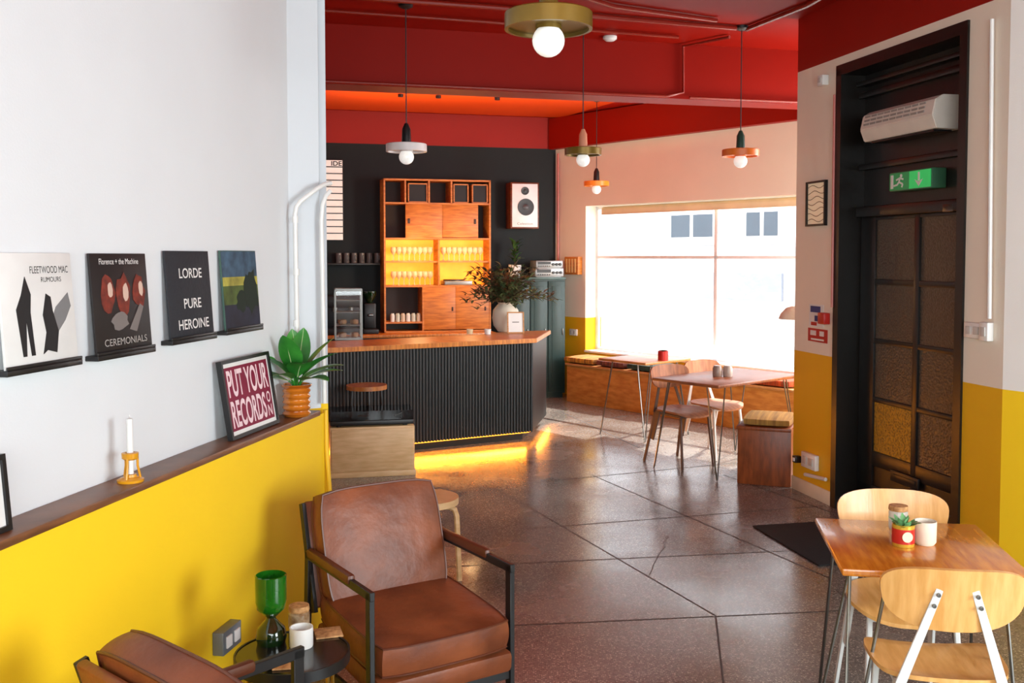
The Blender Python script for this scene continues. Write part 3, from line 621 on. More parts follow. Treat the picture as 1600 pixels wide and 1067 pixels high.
a=NB(); lathe(a,[(0,0),(.036,0),(.037,.003),(.037,.066),(.038,.074),(.035,.076),(.034,.066),(0,.066)],32); ob('tin',a,m_gold,r)
a=NB(); lathe(a,[(.037,.012),(.0378,.012),(.0378,.062),(.037,.062)],32); ob('label_band',a,m_redtin,r)
a=NB(); lathe(a,[(0,0),(.018,0),(.018,.001),(0,.001)],20,T(.0,-.0378,.038)@R(90,'X')); ob('emblem',a,mat('cream_print',(240,226,180),.5),r)
random.seed(5); a=NB()
for k in range(30):
    t_=random.uniform(0,6.28); rr=random.uniform(0,.03); leaf(a,None,(rr*math.cos(t_),rr*math.sin(t_),.066),t_,random.uniform(.03,.045),.014,random.uniform(.5,1.4),.5)
ob('foliage',a,mat('succulent',(110,170,110),.5),r)
a=NB(); lathe(a,[(0,0),(.03,0),(.037,.01),(.038,.082),(.034,.082),(.033,.012),(0,.01)],32); p=AZ(1445,850,.75); single('cup',a,m_cream,'plain cream cup beside the red tin on the near table','cup',(p.x,p.y,.7505))
p=AZ(1409,829,.75); r=thing('jar','glass jar with cork lid behind the red tin','jar',(p.x,p.y+.035,.7505))
a=NB(); lathe(a,[(0,0),(.032,0),(.034,.008),(.034,.06),(.03,.066),(0,.066)],28); ob('body',a,mat('jar_clear',(200,206,200),.1,alpha=.6),r)
a=NB(); lathe(a,[(0,.066),(.033,.066),(.035,.07),(.033,.084),(0,.086)],28); ob('lid',a,m_cork,r)
la=math.atan2(.647,.762)
hairpin((1.80,8.27,0),la,1.12,.68,'rectangular dark wooden table with two chairs beside the window bay',wood('table_dark',(150,86,48),(112,58,30),.35,(22,3,3)))
m_ch2=wood('chair_mid',(164,98,58),(124,70,38),.6,(16,3,3))
chair((1.43,8.31,0),la-.15,'plywood chair with brown grey legs at the dark table, nearer one',m_ch2,mat('taupe_metal',(84,60,52),.5),mat('taupe_metal',(84,60,52),.5))
chair((1.78,8.69,0),la-.15,'plywood chair with white legs at the dark table, farther one',wood('chair_far',(182,116,72),(146,90,54),.6,(16,3,3)),m_whitep,m_whitep)
for px_,py_,c,lb in ((1121,588,(150,130,120),'small grey jar on the dark wooden table, left of the pair'),(1137,588,(176,160,150),'small pale jar on the dark wooden table, right of the pair')):
    p=AZ(px_,py_,.75); a=NB(); lathe(a,[(0,0),(.036,0),(.04,.012),(.04,.07),(.032,.082),(.032,.09),(0,.09)],24); single('jar',a,mat('jar_c%d'%px_,c,.3),lb,'jar',(p.x,p.y,.7505))
hairpin((1.30,9.72,0),la,.66,.62,'small square wooden table on hairpin legs near the window bench',wood('table_mid',(204,140,76),(172,108,50),.35,(20,3,3)))
p=AZ(1036,563,.75); r=thing('succulent_tin','red tin with a small plant on the far square table','plant pot',(p.x,p.y,.7505))
a=NB(); lathe(a,[(0,0),(.05,0),(.05,.09),(.046,.09),(.046,.08),(0,.08)],24); ob('tin',a,m_redtin,r)
a=NB()
for k in range(14): leaf(a,None,(0,0,.08),k*.8,.05,.02,.7,.8)
ob('foliage',a,m_darkleaf,r)
bu0=WW.u(885,.45)
r=thing('window_bench','long plywood bench running under the big window','bench',WW.pt(0,0),WW.a)
a=NB(); bb(a,bu0,4.6,-.44,-.001,0,.44,.004); ob('box',a,m_bench,r); a=NB(); bb(a,bu0-.01,4.6,-.46,-.001,.44,.465,.004); ob('seat',a,m_ply,r)
def pad(bm,x0,x1,y0,y1,z0,th): cushion(bm,abs(x1-x0),abs(y1-y0),th,T((x0+x1)/2,(y0+y1)/2,z0+th/2*1.12),6,.3)
for pa,pb,c,c2,lb in ((893,940,(206,142,40),(120,76,30),'striped mustard seat cushion at the left end of the window bench'),(944,988,(130,66,48),(80,40,34),'rust brown seat cushion on the window bench, second from the left'),(992,1040,(50,76,66),(30,44,42),'dark green seat cushion on the window bench behind the small table'),(1182,1249,(206,84,26),(120,50,30),'orange seat cushion on the window bench beyond the dark table')):
    a=NB(); x0=WW.u(pa,.3); x1=WW.u(pb,.3); pad(a,x0,x1,-.44,-.03,0,.075); single('seat_cushion',a,mat('cush'+str(pa),c,.9,rgb2=c2,vs=1.5,stretch=(30,1,1)),lb,'cushion',WW.pt(0,0,.4655),WW.a,'cushions on the window bench')
r=thing('bench','short brown wooden box bench beside the yellow column','bench',(1.735,7.6,0),math.radians(-21))
a=NB(); bb(a,0,.4,0,.52,0,.42,.004); ob('box',a,m_benchdark,r); a=NB(); bb(a,-.01,.4,-.01,.53,.42,.445,.004); ob('seat',a,m_benchdark,r)
a=NB(); pad(a,.03,.39,.02,.5,0,.06); single('seat_cushion',a,mat('cush_olive',(176,132,60),.9,rgb2=(128,92,42),vs=1.5,stretch=(26,1,1)),'olive brown seat cushion on the short box bench','cushion',(1.735,7.6,.4455),math.radians(-21))
r=thing('wall_lamp','pale woven wall lamp peeking out behind the pink column','wall lamp',(2.205,7.74,1.30),0)
a=NB(); lathe(a,[(.03,.06),(.07,.045),(.11,.0),(.125,-.04),(.12,-.04),(.1,0),(.06,.04),(.03,.055)],28); ob('lamp_shade',a,mat('woven',(244,228,204),.7,bump=.4,bs=90),r)
a=NB(); sweep(a,[(0,0,.055),(.06,-.06,.09),(.2,-.245,.09)],.008,8); lathe(a,[(0,.03),(.032,.03),(.032,.06),(0,.06)],16); ob('arm',a,m_brass,r)
# ================= BAR
BAng=math.atan2(.6,1.085); CT=.975
r=thing('bar_counter','long dark ribbed bar counter with a wooden top and glowing base strip','bar',(.21,9.38,0),BAng)
a=NB(); prism(a,[(-3.2,.02),(-.01,.02),(.6,.78),(.12,.8),(-.3,.58),(-3.2,.58)],.09,CT-.04); prism(a,[(-3.2,.12),(-.06,.12),(.5,.78),(.12,.8),(-.3,.56),(-3.2,.56)],0,.09); ob('body',a,m_slat,r)
a=NB(); k=-3.18
while k<-.01:
    lathe(a,[(.0125,.085),(.0125,CT-.045)],8,T(k,.018,0)); k+=.031
ob('slat_front',a,m_slat,r)
a=NB(); prism(a,[(-3.25,-.03),(.01,-.03),(.66,.79),(.12,.84),(-.32,.62),(-3.25,.62)],CT-.042,CT,.004); ob('counter_top',a,m_counter,r)
a=NB(); bb(a,-3.1,-.02,.06,.075,.07,.088); bar(a,(0.0,.08,.08),(.52,.72,.08),.015,.015); ob('led_strip',a,m_led,r)
Cz=CT+.0005
def onbar(px,py): return AZ(px,py,Cz)
p=onbar(790,519); r=thing('flower_vase','cream vase with a large dark foliage arrangement on the bar end','vase',(p.x,p.y+.12,Cz))
a=NB(); lathe(a,[(0,0),(.08,0),(.125,.06),(.14,.14),(.13,.22),(.09,.27),(.075,.285),(.085,.3),(.07,.3),(.06,.28),(0,.27)],36); ob('vase',a,m_cream,r)
random.seed(11); a=NB(); b=NB(); st=NB()
for k in range(90):
    az=random.uniform(0,6.283); el=random.uniform(-.1,1.3); L_=random.uniform(.28,.5); p0=V((.03*math.cos(az),.03*math.sin(az),.28)); pts=[p0]; ang=el+.5
    for i in range(6):
        ang-=random.uniform(.05,.2); pts.append(pts[-1]+V((math.cos(az)*math.cos(ang),math.sin(az)*math.cos(ang),math.sin(ang)))*L_/6)
    sweep(st,pts,.0025,4)
    tgt=a if k%4 else b
    for i in range(2,7):
        for s in (-1,1,.3): leaf(tgt,None,pts[i],az+s*random.uniform(.5,1.1),random.uniform(.05,.1),.026,random.uniform(-.3,.9),.6)
ob('stems',st,m_bronze,r); ob('foliage',a,m_darkleaf,r); ob('foliage',b,m_bronze,r,label='reddish brown foliage')
def cardframe(px,py,w,h,label):
    p=onbar(px,py); r=thing('photo_frame',label,'frame',(p.x,p.y+.03,Cz)); r.rotation_euler=(math.radians(-8),0,math.radians(8))
    a=NB(); t=.012; bb(a,-w/2,w/2,-.008,.008,0,t);bb(a,-w/2,w/2,-.008,.008,h-t,h);bb(a,-w/2,-w/2+t,-.008,.008,t,h-t);bb(a,w/2-t,w/2,-.008,.008,t,h-t); ob('frame',a,m_oak,r)
    a=NB(); bb(a,-w/2+t,w/2-t,-.003,.004,t,h-t); ob('print',a,m_whitep,r)
    a=NB(); bb(a,-w*.2,w*.2,-.0045,-.003,h*.5,h*.54); ob('printed_line',a,mat('grey_ink',(120,116,112),.6),r)
cardframe(806,521,.17,.215,'small wooden framed card leaning beside the vase on the bar')
for px_,lb in ((734,'small glass tealight on the bar, left one'),(762,'low white tealight on the bar near the vase')):
    p=onbar(px_,522); a=NB(); lathe(a,[(0,0),(.03,0),(.034,.05),(.03,.05),(.028,.01),(0,.01)],20); single('tealight',a,m_whitep if px_>740 else m_clear,lb,'tealight',(p.x,p.y,Cz))
p=onbar(541,531); r=thing('display_case','small glass display case at the left end of the bar','display case',(p.x,p.y+.12,Cz),BAng-.3)
w_,d_,h_=.12,.12,.47
a=NB()
for i in (-1,1):
    for j in (-1,1): bar(a,(i*w_,j*d_,0),(i*w_,j*d_,h_),.012,.012,(1,0,0),0)
for z_ in (.006,h_-.006):
    for j in (-1,1): bar(a,(-w_,j*d_,z_),(w_,j*d_,z_),.012,.012,(0,0,1),0); bar(a,(j*w_,-d_,z_),(j*w_,d_,z_),.012,.012,(0,0,1),0)
bb(a,-w_,w_,-d_,d_,h_-.02,h_+.004); ob('frame',a,m_steel,r)
for i,z_ in enumerate((.01,.13,.25,.36)):
    a=NB(); bb(a,-w_+.01,w_-.01,-d_+.01,d_-.01,z_,z_+.008); ob('shelf',a,mat('tray_grey',(100,96,90),.3,.4),r)
a=NB(); bb(a,-w_+.004,w_-.004,-d_-.002,-d_+.001,.01,h_-.02); ob('pane',a,m_glass,r)
rr_=BAng-.3; base_=V((p.x,p.y+.12,Cz))
for i,z_ in enumerate((.018,.138)):
    for j in (-1,1):
        o_=V((j*.055,0,0)); o_.rotate(Mx.Rotation(rr_,3,'Z')); a=NB(); lathe(a,[(0,0),(.034,0),(.042,.02),(.036,.04),(0,.05)],16); single('pastry',a,mat('pastry',(150,104,60),.7,rgb2=(100,62,32),vs=30),'small round brown pastry inside the glass display case','pastry',base_+o_+V((0,0,z_+.0005)),0,'pastries in the display case')
p=AZ(568,603,.66); r=thing('bar_stool','bar stool with round wooden seat and black legs against the ribbed bar','stool',(p.x*8.3/p.y+.02,8.34,0))
a=NB(); shell(a,.17,.17,.035,M=T(0,0,.65)); ob('seat',a,wood('stoolseat',(190,120,60),(146,86,40),.35,(12,3,3)),r)
for k in range(4):
    t_=k*math.pi/2+.3; c,s=math.cos(t_),math.sin(t_); a=NB(); cyl(a,(.12*c,.12*s,.635),(.16*c,.16*s,0),.012,8); ob('leg',a,m_black,r)
a=NB(); lathe(a,[(.142,.25),(.154,.25),(.154,.262),(.142,.262),(.142,.25)],32); ob('footrest',a,m_black,r)
pL=AZ(516,748,0); pR=AZ(648,742,0); w_=(pR-pL).length; an=math.atan2(pR.y-pL.y,pR.x-pL.x)
r=thing('record_cabinet','low pale plywood cabinet carrying the turntable in front of the bar','cabinet',pL,an)
a=NB(); bb(a,0,w_,0,.31,.045,.4,.004); bb(a,.0,w_+.01,-.006,.31,0,.045,.003); ob('body',a,m_pale,r)
a=NB(); bb(a,.012,w_-.012,-.012,-.0005,.06,.385,.003); ob('door',a,m_pale,r)
r=thing('turntable','black turntable with a smoky dust cover on the pale cabinet','turntable',pL+V((0,0,.4005)),an)
a=NB(); bb(a,.005,w_-.005,.0,.305,.012,.05,.006); 
for x in (.07,w_-.07):
    for y in (.05,.26): cyl(a,(x,y,0),(x,y,.014),.02,12)
ob('plinth',a,m_black,r)
a=NB(); lathe(a,[(0,.05),(.14,.05),(.14,.062),(0,.062)],40,T(w_*.4,.155,0)); ob('platter',a,mat('vinyl',(12,12,13),.15),r)
a=NB(); lathe(a,[(0,.063),(.045,.063),(.045,.064),(0,.064)],24,T(w_*.4,.155,0)); ob('record_label',a,mat('rlabel',(190,120,60),.5),r)
a=NB(); sweep(a,[(w_-.08,.27,.05),(w_-.08,.27,.085),(w_-.09,.13,.083),(w_-.15,.08,.07)],.006,8); ob('tonearm',a,m_steel,r)
a=NB(); bb(a,.008,w_-.008,.004,.302,.052,.125); ob('dust_cover',a,mat('smoke_acrylic',(18,16,16),.06,alpha=.82),r,smooth=False)
# ================= BACK BAR
OB=.36
Ub=lambda px,o=OB: WB.u(px,o)
Zb=lambda px,py,o=OB: WB.uz(px,py,o)[1]
r=thing('back_counter','dark back counter with wooden top under the lit shelving','counter',WB.p,WB.a)
cu0,cu1=Ub(470),Ub(768); CB=Zb(680,519)
a=NB(); bb(a,cu0,cu1,-.6,-.001,0,CB-.035); ob('body',a,m_slat,r)
a=NB(); bb(a,cu0,cu1+.01,-.62,-.001,CB-.035,CB,.004); ob('counter_top',a,m_counter,r)
r=thing('shelving_unit','tall wooden shelving unit with glowing glass shelves behind the bar','shelving unit',WB.p+V((0,0,0)),WB.a)
x0,x1=Ub(600),Ub(767); zT=Zb(680,280); t=.02; D0=-OB
yz={k:Zb(683,k) for k in (318,373,409,447,500,518)}
xm=Ub(686); xl=Ub(634); xr=Ub(748)
a=NB(); bb(a,x0,x0+t,D0,-.001,CB+.001,zT); bb(a,x1-t,x1,D0,-.001,CB+.001,zT); bb(a,x0,x1,D0,-.001,zT-t,zT); bb(a,x0,x1,D0,-.001,CB+.001,CB+t)
for k in (318,373,447): bb(a,x0+t,x1-t,D0+.004,-.001,yz[k]-t/2,yz[k]+t/2)
bb(a,x0+t,x1-t,D0+.02,-.001,yz[409]-t/2,yz[409]+t/2)
bb(a,xm-t/2,xm+t/2,D0+.004,-.001,yz[447],yz[373]); 
for q_ in (xl,Ub(671),Ub(706),): bb(a,q_-t/2,q_+t/2,D0+.004,-.001,yz[318],zT)
bb(a,Ub(661)-t/2,Ub(661)+t/2,D0+.004,-.001,CB,yz[447]); ob('frame',a,m_unit,r)
a=NB(); bb(a,x0+t,x1-t,-.02,-.002,yz[373],zT-t); bb(a,x0+t,x1-t,-.02,-.002,CB+t,yz[447]); ob('back_panel',a,mat('unit_dark',(50,28,16),.6),r)
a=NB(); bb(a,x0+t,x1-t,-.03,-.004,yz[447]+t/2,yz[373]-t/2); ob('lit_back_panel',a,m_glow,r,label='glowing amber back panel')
for i,(q0,q1) in enumerate(((xl,Ub(691)),(Ub(691),xr))):
    a=NB(); bb(a,q0,q1,D0+.006+.02*i,D0+.022+.02*i,yz[373]+t/2,yz[318]-t/2,.002); d=ob('door',a,m_unit,r)
    a=NB(); xx=q0+.04 if i==0 else q1-.04; box(a,(xx,D0+.006+.02*i,(yz[373]+yz[318])/2),(.03,.008,.06),.003); ob('handle',a,mat('handle_dark',(60,32,14),.5),d)
for i,(q0,q1) in enumerate(((Ub(662),Ub(712)),(Ub(712),x1-t))):
    a=NB(); bb(a,q0,q1-.002,D0+.004,D0+.02,CB+.03,yz[447]-t/2,.002); d=ob('door',a,m_unit,r)
    a=NB(); xx=q1-.04 if i==0 else q1-.05; box(a,(xx,D0+.003,(CB+yz[447])/2),(.02,.01,.05),.003); ob('handle',a,mat('handle_dark',(60,32,14),.5),d)
for pa,pb,lb in ((637,669,'square dark crate with thin wooden edge in the top shelf, left one'),(708,733,'square dark crate with thin wooden edge in the top shelf, middle one'),(737,763,'square dark crate with thin wooden edge in the top shelf, right one')):
    q0,q1=Ub(pa)+.01,Ub(pb); hz=zT-t-yz[318]-t/2-.03; rr=thing('storage_crate',lb,'crate',WB.pt((q0+q1)/2,OB-.02,yz[318]+t/2+.0005),WB.a,'crates on the top shelf'); hw=(q1-q0)/2
    a=NB(); bb(a,-hw,hw,0,.25,0,.014); bb(a,-hw,hw,0,.25,hz-.014,hz); bb(a,-hw,-hw+.014,0,.25,0,hz); bb(a,hw-.014,hw,0,.25,0,hz); ob('frame',a,m_unit,rr)
    a=NB(); bb(a,-hw+.014,hw-.014,.02,.24,.014,hz-.014); ob('inside',a,mat('crate_black',(14,13,12),.6),rr)
g0=None
def wine():
    a=NB(); lathe(a,[(0,0),(.03,0),(.031,.003),(.006,.008),(.004,.07),(.012,.085),(.032,.11),(.036,.14),(.03,.175),(.028,.175),(.033,.14),(.028,.112),(0,.09)],16); return a
def rowg(pa,pb,n,zs,lb,h):
    global g0
    for rowi in (0,1):
        for i in range(n):
            u=Ub(pa)+(Ub(pb)-Ub(pa))*(i+.5)/n+(.02 if rowi else 0)
            loc=WB.pt(u,OB-.09-.12*rowi,zs+.0005)
            if g0 is None: g0=single('wine_glass',wine(),m_clear,lb,'glass',loc,0,lb); o=g0
            else: o=g0.copy(); C.objects.link(o); o.location=loc
            o['label']=lb; o['group']=lb; o.scale=(1,1,h)
rowg(612,678,8,yz[409]+t/2,'stemmed glass on the upper left glowing shelf',.95)
rowg(612,678,8,yz[447]+t/2,'stemmed glass on the lower left glowing shelf',.95)
rowg(691,757,8,yz[409]+t/2,'stemmed glass on the upper right glowing shelf',.95)
rr=thing('turntable','silver turntable on the lower right glowing shelf','turntable',WB.pt(Ub(717),OB-.17,yz[447]+t/2+.0005),WB.a)
a=NB(); bb(a,-.17,.17,-.15,.14,0,.05,.005); ob('plinth',a,m_hifi,rr); a=NB(); lathe(a,[(0,.05),(.13,.05),(.13,.065),(0,.065)],32,T(-.03,0,0)); ob('platter',a,m_black,rr)
a=NB(); sweep(a,[(.13,.1,.05),(.13,.1,.08),(.12,-.05,.078),(.08,-.08,.07)],.005,6); ob('tonearm',a,m_steel,rr)
for i in range(6):
    u=Ub(614+i*8.2); a=NB(); lathe(a,[(0,0),(.026,0),(.027,.01),(.027,.085),(.02,.09),(.02,.1),(0,.1)],16)
    single('jar',a,mat('jar_%d'%(i%3),[(224,222,214),(200,206,190),(214,196,170)][i%3],.4),'pale jar standing in the lower left compartment of the shelving unit','jar',WB.pt(u,OB-.07,CB+t+.0005+.11),0,'jars in the lower left compartment')
a=NB(); bb(a,x0+t+.001,Ub(661)-t/2-.001,D0+.01,-.021,CB+t+.09,CB+t+.11); single('shelf_board',a,m_unit,'wooden shelf board under the pale jars in the shelving unit','shelf',WB.p,WB.a)
rr=thing('back_cabinet','dark teal cabinet carrying the stereo at the corner by the window','cabinet',WB.p,WB.a)
q0,q1=WB.u(800,.5),-.03; zc2=WB.uz(850,433,.5)[1]
a=NB(); bb(a,q0,q1,-.5,-.001,.06,zc2-.03); bb(a,q0+.02,q1-.02,-.47,-.001,0,.06); ob('body',a,m_teal,rr)
a=NB(); bb(a,q0-.01,q1+.005,-.52,-.001,zc2-.03,zc2,.004); ob('cabinet_top',a,mat('teal_top',(56,86,80),.4),rr)
nq=3
for i in range(nq):
    xa=q0+(q1-q0)*i/nq; xb=q0+(q1-q0)*(i+1)/nq; a=NB(); bb(a,xa+.006,xb-.006,-.518,-.5005,.08,zc2-.05,.004); bb(a,xa+.05,xb-.05,-.524,-.517,.14,zc2-.11,.003); d=ob('door',a,m_teal,rr)
    a=NB(); box(a,(xb-.035,-.525,zc2*.55),(.012,.012,.08),.003); ob('handle',a,m_steel,d)
zc2+=.0005
for (w2,h2,zo,lb) in ((.36,.11,0,'silver hi-fi receiver on the teal cabinet, lower unit'),(.34,.09,.111,'silver hi-fi deck stacked on top of the receiver')):
    r2=thing('hifi_unit',lb,'stereo',WB.pt(q1-.2,.36,zc2+zo),WB.a)
    a=NB(); bb(a,-w2/2,w2/2,-.14,.14,.006,h2,.004); bb(a,-w2/2+.02,w2/2-.02,-.12,.12,0,.008); ob('casing',a,m_hifi,r2)
    a=NB(); bb(a,-w2*.44,w2*.05,-.143,-.139,h2*.5,h2*.85); ob('display',a,m_black,r2)
    for k in range(3):
        a=NB(); lathe(a,[(0,0),(.018,0),(.016,.02),(0,.02)],16,T(w2*(.14+.13*k),-.14,h2*.5)@R(90,'X')); ob('knob',a,m_black,r2)
    a=NB()
    for k in range(6): bb(a,-w2*.42+k*w2*.08,-w2*.38+k*w2*.08,-.144,-.139,h2*.2,h2*.34)
    ob('buttons',a,m_black,r2)
pq=WB.pt(q0+.09,.3,zc2)
r2=thing('potted_plant','tall dark leafy plant in a white pot beside the stereo','potted plant',pq)
a=NB(); lathe(a,[(0,0),(.06,0),(.075,.02),(.08,.15),(.072,.15),(.068,.13),(0,.13)],28); ob('pot',a,m_whitep,r2)
a=NB(); random.seed(3)
for k in range(22): leaf(a,None,(0,0,.16+k*.012),k*2.4,random.uniform(.1,.15),.045,random.uniform(.5,1.3),.5)
ob('foliage',a,mat('leaf_mid',(60,96,44),.45,rgb2=(36,60,30),vs=10),r2); a=NB(); cyl(a,(0,0,.12),(.01,0,.42),.006,6); ob('stem',a,m_bronze,r2)
s0,s1=WB.u(798,.25),WB.u(842,.25); za,zb_=WB.uz(820,285,.25)[1],WB.uz(820,357,.25)[1]
r2=thing('speaker','white fronted loudspeaker with wooden sides mounted on the dark wall','speaker',WB.pt((s0+s1)/2,.0,(za+zb_)/2),WB.a)
hw=(s1-s0)/2; hh=(za-zb_)/2
a=NB(); bb(a,-hw,hw,-.25,-.0005,-hh,hh,.005); ob('cabinet',a,wood('spk',(130,66,34),(90,44,22),.4),r2)
a=NB(); bb(a,-hw+.018,hw-.018,-.256,-.2495,-hh+.018,hh-.018,.002); ob('baffle',a,mat('baffle_white',(236,242,242),.4),r2)
def disc(x,z,rr_,y=-.256): return lathe(NB(),[(rr_,0),(rr_,.006),(rr_*.88,.006),(rr_*.5,0.001),(rr_*.3,.004),(0,.006)],32,T(x,y,z)@R(90,'X'))
ob('woofer',disc(.01,-.02,.105),m_black,r2); ob('tweeter',disc(.0,.18,.05),m_black,r2); a=NB(); lathe(a,[(0,.006),(.035,.006),(.02,.012),(0,.014)],24,T(.01,-.256,-.02)@R(90,'X')); ob('dust_cap',a,mat('cap',(70,70,72),.4),r2)
text('lettering','Celestion',hw*1.1,.028,mat('grey_ink',(120,116,112),.6),r2,T(0,-.2568,-hh+.06)@FX)
s0,s1=WB.u(498,.05),WB.u(537,.05); za,zb_=WB.uz(520,249,.05)[1],WB.uz(520,376,.05)[1]
r2=thing('menu_board','white letter menu board with black rails beside the white pilaster','menu board',WB.pt((s0+s1)/2,0,(za+zb_)/2),WB.a); hw=(s1-s0)/2; hh=(za-zb_)/2
a=NB(); bb(a,-hw,hw,-.05,-.0005,-hh,hh,.004); ob('casing',a,m_black,r2)
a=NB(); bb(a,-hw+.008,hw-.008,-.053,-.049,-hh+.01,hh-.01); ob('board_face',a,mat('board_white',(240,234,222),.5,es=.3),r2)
a=NB()
for k in range(1,12): zq=hh-.01-k*(2*hh-.02)/12; bb(a,-hw+.008,hw-.008,-.058,-.052,zq-.006,zq+.006)
ob('rails',a,m_black,r2)
text('lettering','IDE',hw*.85,.055,m_ink,r2,T(hw*.48,-.0545,hh-.048)@FX,thick=.02)
s0,s1=WB.u(500,.2),WB.u(600,.2); zs=WB.uz(560,411,.2)[1]
a=NB(); bb(a,s0,s1-.05,-.22,-.001,-.025,0,.003); single('shelf_board',a,m_blackwood,'black wall shelf holding dark mugs beside the wooden unit','shelf',WB.p+V((0,0,zs)),WB.a)
for i in range(6):
    u=WB.u(530+i*12,.2); rr=thing('mug','dark mug in the row on the black wall shelf','mug',WB.pt(u,.14,zs+.0005),WB.a-1.2,'dark mugs on the wall shelf')
    h_=.12; a=NB(); lathe(a,[(0,0),(.033,0),(.035,.005),(.035,h_),(.031,h_),(.03,.01),(0,.01)],20); ob('body',a,mat('mug_dark',(84,78,74),.4),rr)
    a=NB(); sweep(a,[(.033,0,.09),(.054,0,.085),(.054,0,.04),(.033,0,.03)],.005,6); ob('handle',a,mat('mug_dark',(84,78,74),.4),rr)
rr=thing('coffee_grinder','black coffee grinder with hopper on the back counter left of the unit','coffee grinder',WB.pt(WB.u(578,.4),.35,CB+.0005),WB.a)
a=NB(); bb(a,-.09,.09,-.13,.13,0,.06,.01); bb(a,-.07,.07,-.03,.12,.06,.36,.015); ob('body',a,m_black,rr)
a=NB(); lathe(a,[(.03,.36),(.08,.46),(.08,.5),(0,.505)],24,T(0,.03,0)); ob('hopper',a,m_darkglass,rr); a=NB(); box(a,(0,-.06,.22),(.06,.08,.03),.006); ob('spout',a,m_steel,rr)
rr=thing('espresso_machine','steel and black espresso machine on the back counter behind the display case','coffee machine',WB.pt(WB.u(535,.4),.34,CB+.0005),WB.a)
a=NB(); bb(a,-.2,.2,-.2,.2,0,.08,.01); bb(a,-.2,.2,.02,.2,.08,.42,.01); bb(a,-.2,.2,-.18,.2,.32,.46,.015); ob('body',a,m_black,rr)
for x in (-.09,.09):
    a=NB(); cyl(a,(x,-.1,.32),(x,-.1,.27),.03,16); bar(a,(x,-.1,.275),(x,-.26,.265),.02,.02,(1,0,0)); ob('portafilter',a,m_steel,rr)
u,z=WW.uz(895,415,.05); r2=thing('wall_light','small wooden slatted wall light right of the stereo','wall light',WW.pt(u,0,z),WW.a)
a=NB(); bb(a,-.12,.12,-.08,-.0005,-.11,.11,.006); ob('housing',a,m_unit,r2)
a=NB()
for k in range(4): bb(a,-.09+k*.05,-.065+k*.05,-.086,-.079,-.085,.085)
ob('slats',a,mat('slat_light',(240,200,130),.5),r2)
plate(WW,897,519,.13,.08,'white double socket on the wall left of the window bench',cat='socket',name='power_socket',rock=2)
wallpipe(WW,[(872,240),(872,430)],.012,m_pinkpipe,'pinkish pipe running down the corner left of the window')
# ================= OUTSIDE
fo=-9.5
def strp(u0_,u1_,o0,o1): return [tuple(WW.pt(u0_,o0)[:2]),tuple(WW.pt(u1_,o0)[:2]),tuple(WW.pt(u1_,o1)[:2]),tuple(WW.pt(u0_,o1)[:2])][::-1]
g_=NB(); prism(g_,strp(-14,22,-.29,-12),-.14,-.04); struct('ground_outside',g_,mat('road',(178,180,182),.8,rgb2=(160,162,166),vs=2))
g_=NB(); prism(g_,strp(-14,22,-7.6,fo),-.04,.04,.01); prism(g_,strp(-14,22,-.29,-1.6),-.04,.0,.005); struct('trim_6',g_,mat('pavement',(206,204,200),.8))
r2=thing('building','pale building across the street seen through the window','building',WW.pt(0,fo),WW.a)
a=NB(); bb(a,-10,20,0,.3,-.1,8); ob('wall',a,mat('facade',(216,216,218),.8,rgb2=(206,206,208),vs=1.5),r2)
zk=WW.uz(1120,478,fo)[1]
a=NB(); bb(a,-10,20,-.03,0,.04,zk); ob('brick_base',a,mat('facade_brick',(200,197,194),.8,rgb2=(174,170,168),vs=4,stretch=(2,1,10)),r2)
for pa,pb in ((1048,1118),(1165,1220)):
    wa,wb=WW.u(pa,fo),WW.u(pb,fo); z1=WW.uz(1120,334,fo)[1]; z0=WW.uz(1120,374,fo)[1]
    a=NB(); bb(a,wa-.1,wb+.1,-.1,.02,z0-.12,z0-.02); bb(a,wa-.06,wb+.06,-.05,.02,z0-.02,z1+.1); o=ob('window',a,m_whitep,r2)
    mid=(wa+wb)/2
    for xa,xb in ((wa+.05,mid-.05),(mid+.05,wb-.05)):
        a=NB(); bb(a,xa,xb,-.06,-.045,z0+.06,z1); ob('pane',a,mat('far_pane',(58,72,84),.5),o)
a=NB(); bb(a,WW.u(1103,fo),WW.u(1225,fo),-.08,-.01,WW.uz(1160,468,fo)[1],WW.uz(1160,426,fo)[1]); ob('sign_board',a,mat('far_sign',(146,152,164),.6),r2)
a=NB(); bb(a,-10,20,-.12,0,WW.uz(1120,384,fo)[1]-.14,WW.uz(1120,384,fo)[1]-.04); ob('ledge',a,mat('far_ledge',(176,178,182),.7),r2)
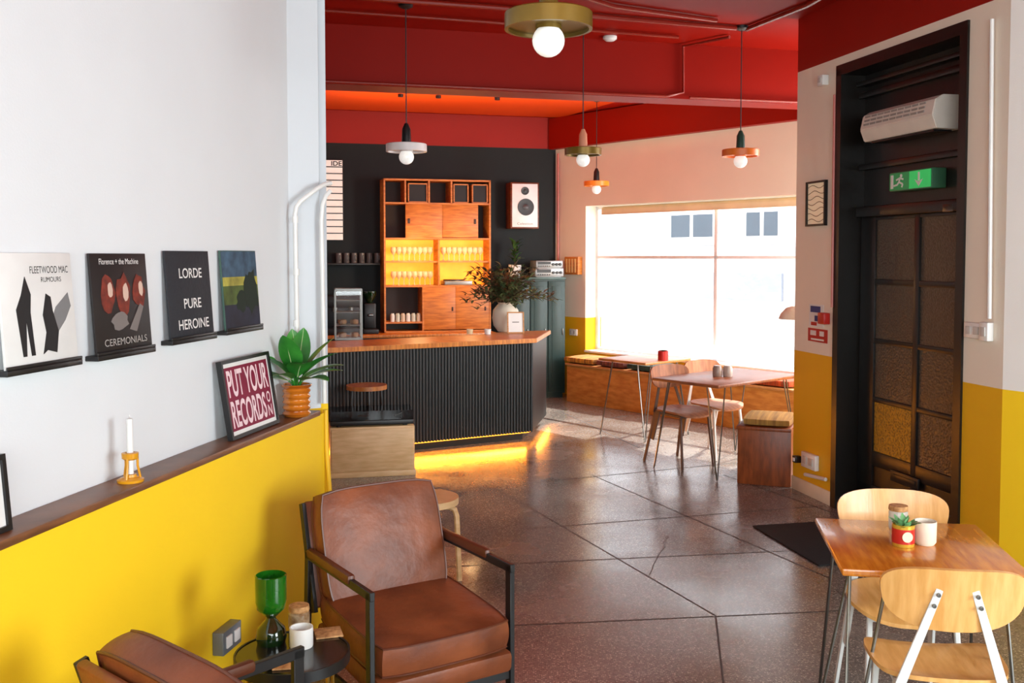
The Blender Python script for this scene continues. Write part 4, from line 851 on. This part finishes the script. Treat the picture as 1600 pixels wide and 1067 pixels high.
# ================= LIGHT
W=bpy.data.worlds.new('World'); S.world=W; W.use_nodes=True; bg=W.node_tree.nodes['Background']; bg.inputs[0].default_value=(.94,.97,1,1); bg.inputs[1].default_value=5.4
def area(name,loc,tgt,sx,sy,pw,col):
    l=bpy.data.lights.new(name,'AREA'); l.shape='RECTANGLE'; l.size=sx; l.size_y=sy; l.energy=pw; l.color=col
    o=bpy.data.objects.new(name,l); C.objects.link(o); o.location=loc; o.rotation_euler=(V(tgt)-V(loc)).to_track_quat('-Z','Y').to_euler(); return o
area('front_window_light',(3.9,.6,1.7),(-1,3.9,.6),2.4,1.6,250,(.88,.97,1))
area('rear_window_light',(.3,-2.3,1.9),(.6,5.5,.3),4,2.0,240,(.88,.97,1))
area('bay_window_light',(4.1,8.3,1.9),(.8,9.0,.7),1.2,1.6,210,(.97,.98,1))
sl=bpy.data.lights.new('sun','SUN'); sl.energy=11; sl.angle=.01; sl.color=(1,.95,.86); so=bpy.data.objects.new('sun',sl); C.objects.link(so); so.rotation_euler=V((-.62,-.78,-1.0)).to_track_quat('-Z','Y').to_euler()
pm=V((.21,9.38,0)); bdv=V((math.cos(BAng),math.sin(BAng),0)); bn=V((math.sin(BAng),-math.cos(BAng),0))
def strip(name,c,L_,xd,dirv,pw):
    l=bpy.data.lights.new(name,'AREA'); l.shape='RECTANGLE'; l.size=L_; l.size_y=.03; l.energy=pw; l.color=(1,.3,.02)
    o=bpy.data.objects.new(name,l); C.objects.link(o); z=-V(dirv).normalized(); x=V(xd).normalized(); y=z.cross(x); M=Mx((x,y,z)).transposed().to_4x4(); M.translation=c; o.matrix_world=M
strip('bar_strip_light',pm-bdv*1.55+bn*.02+V((0,0,.085)),2.9,bdv,bn*1.1-V((0,0,.6)),26)
sdl=Mx.Rotation(BAng,3,'Z')@V((.62,.78,0)); sn=V((sdl.y,-sdl.x,0)).normalized()
strip('bar_end_strip_light',pm+sdl*.5+sn*.02+V((0,0,.085)),.9,sdl,sn*1.0-V((0,0,.6)),5)
def pl(loc,pw,col,rad=.05):
    l=bpy.data.lights.new('lamp','POINT'); l.energy=pw; l.color=col; l.shadow_soft_size=rad; o=bpy.data.objects.new('lamp',l); C.objects.link(o); o.location=loc
pl(WB.pt(Ub(645),OB+.35,yz[409]+.1),12,(1,.6,.25)); pl(WB.pt(Ub(725),OB+.35,yz[409]+.1),10,(1,.6,.25))
area('back_ceiling_bounce',(-.4,10.4,2.9),(-.4,10.4,3.5),3,1.2,45,(1,.85,.5))  # unseen upward lamp, added to boost warm bounce on the back ceiling
# camera
cd=bpy.data.cameras.new('cam'); cd.sensor_width=36; cd.lens=F*36/1600; cd.shift_y=-63.5/1600; cd.clip_start=.05
co=bpy.data.objects.new('camera',cd); C.objects.link(co); co.location=CAM; co.rotation_euler=(math.pi/2-TH,0,0); S.camera=co
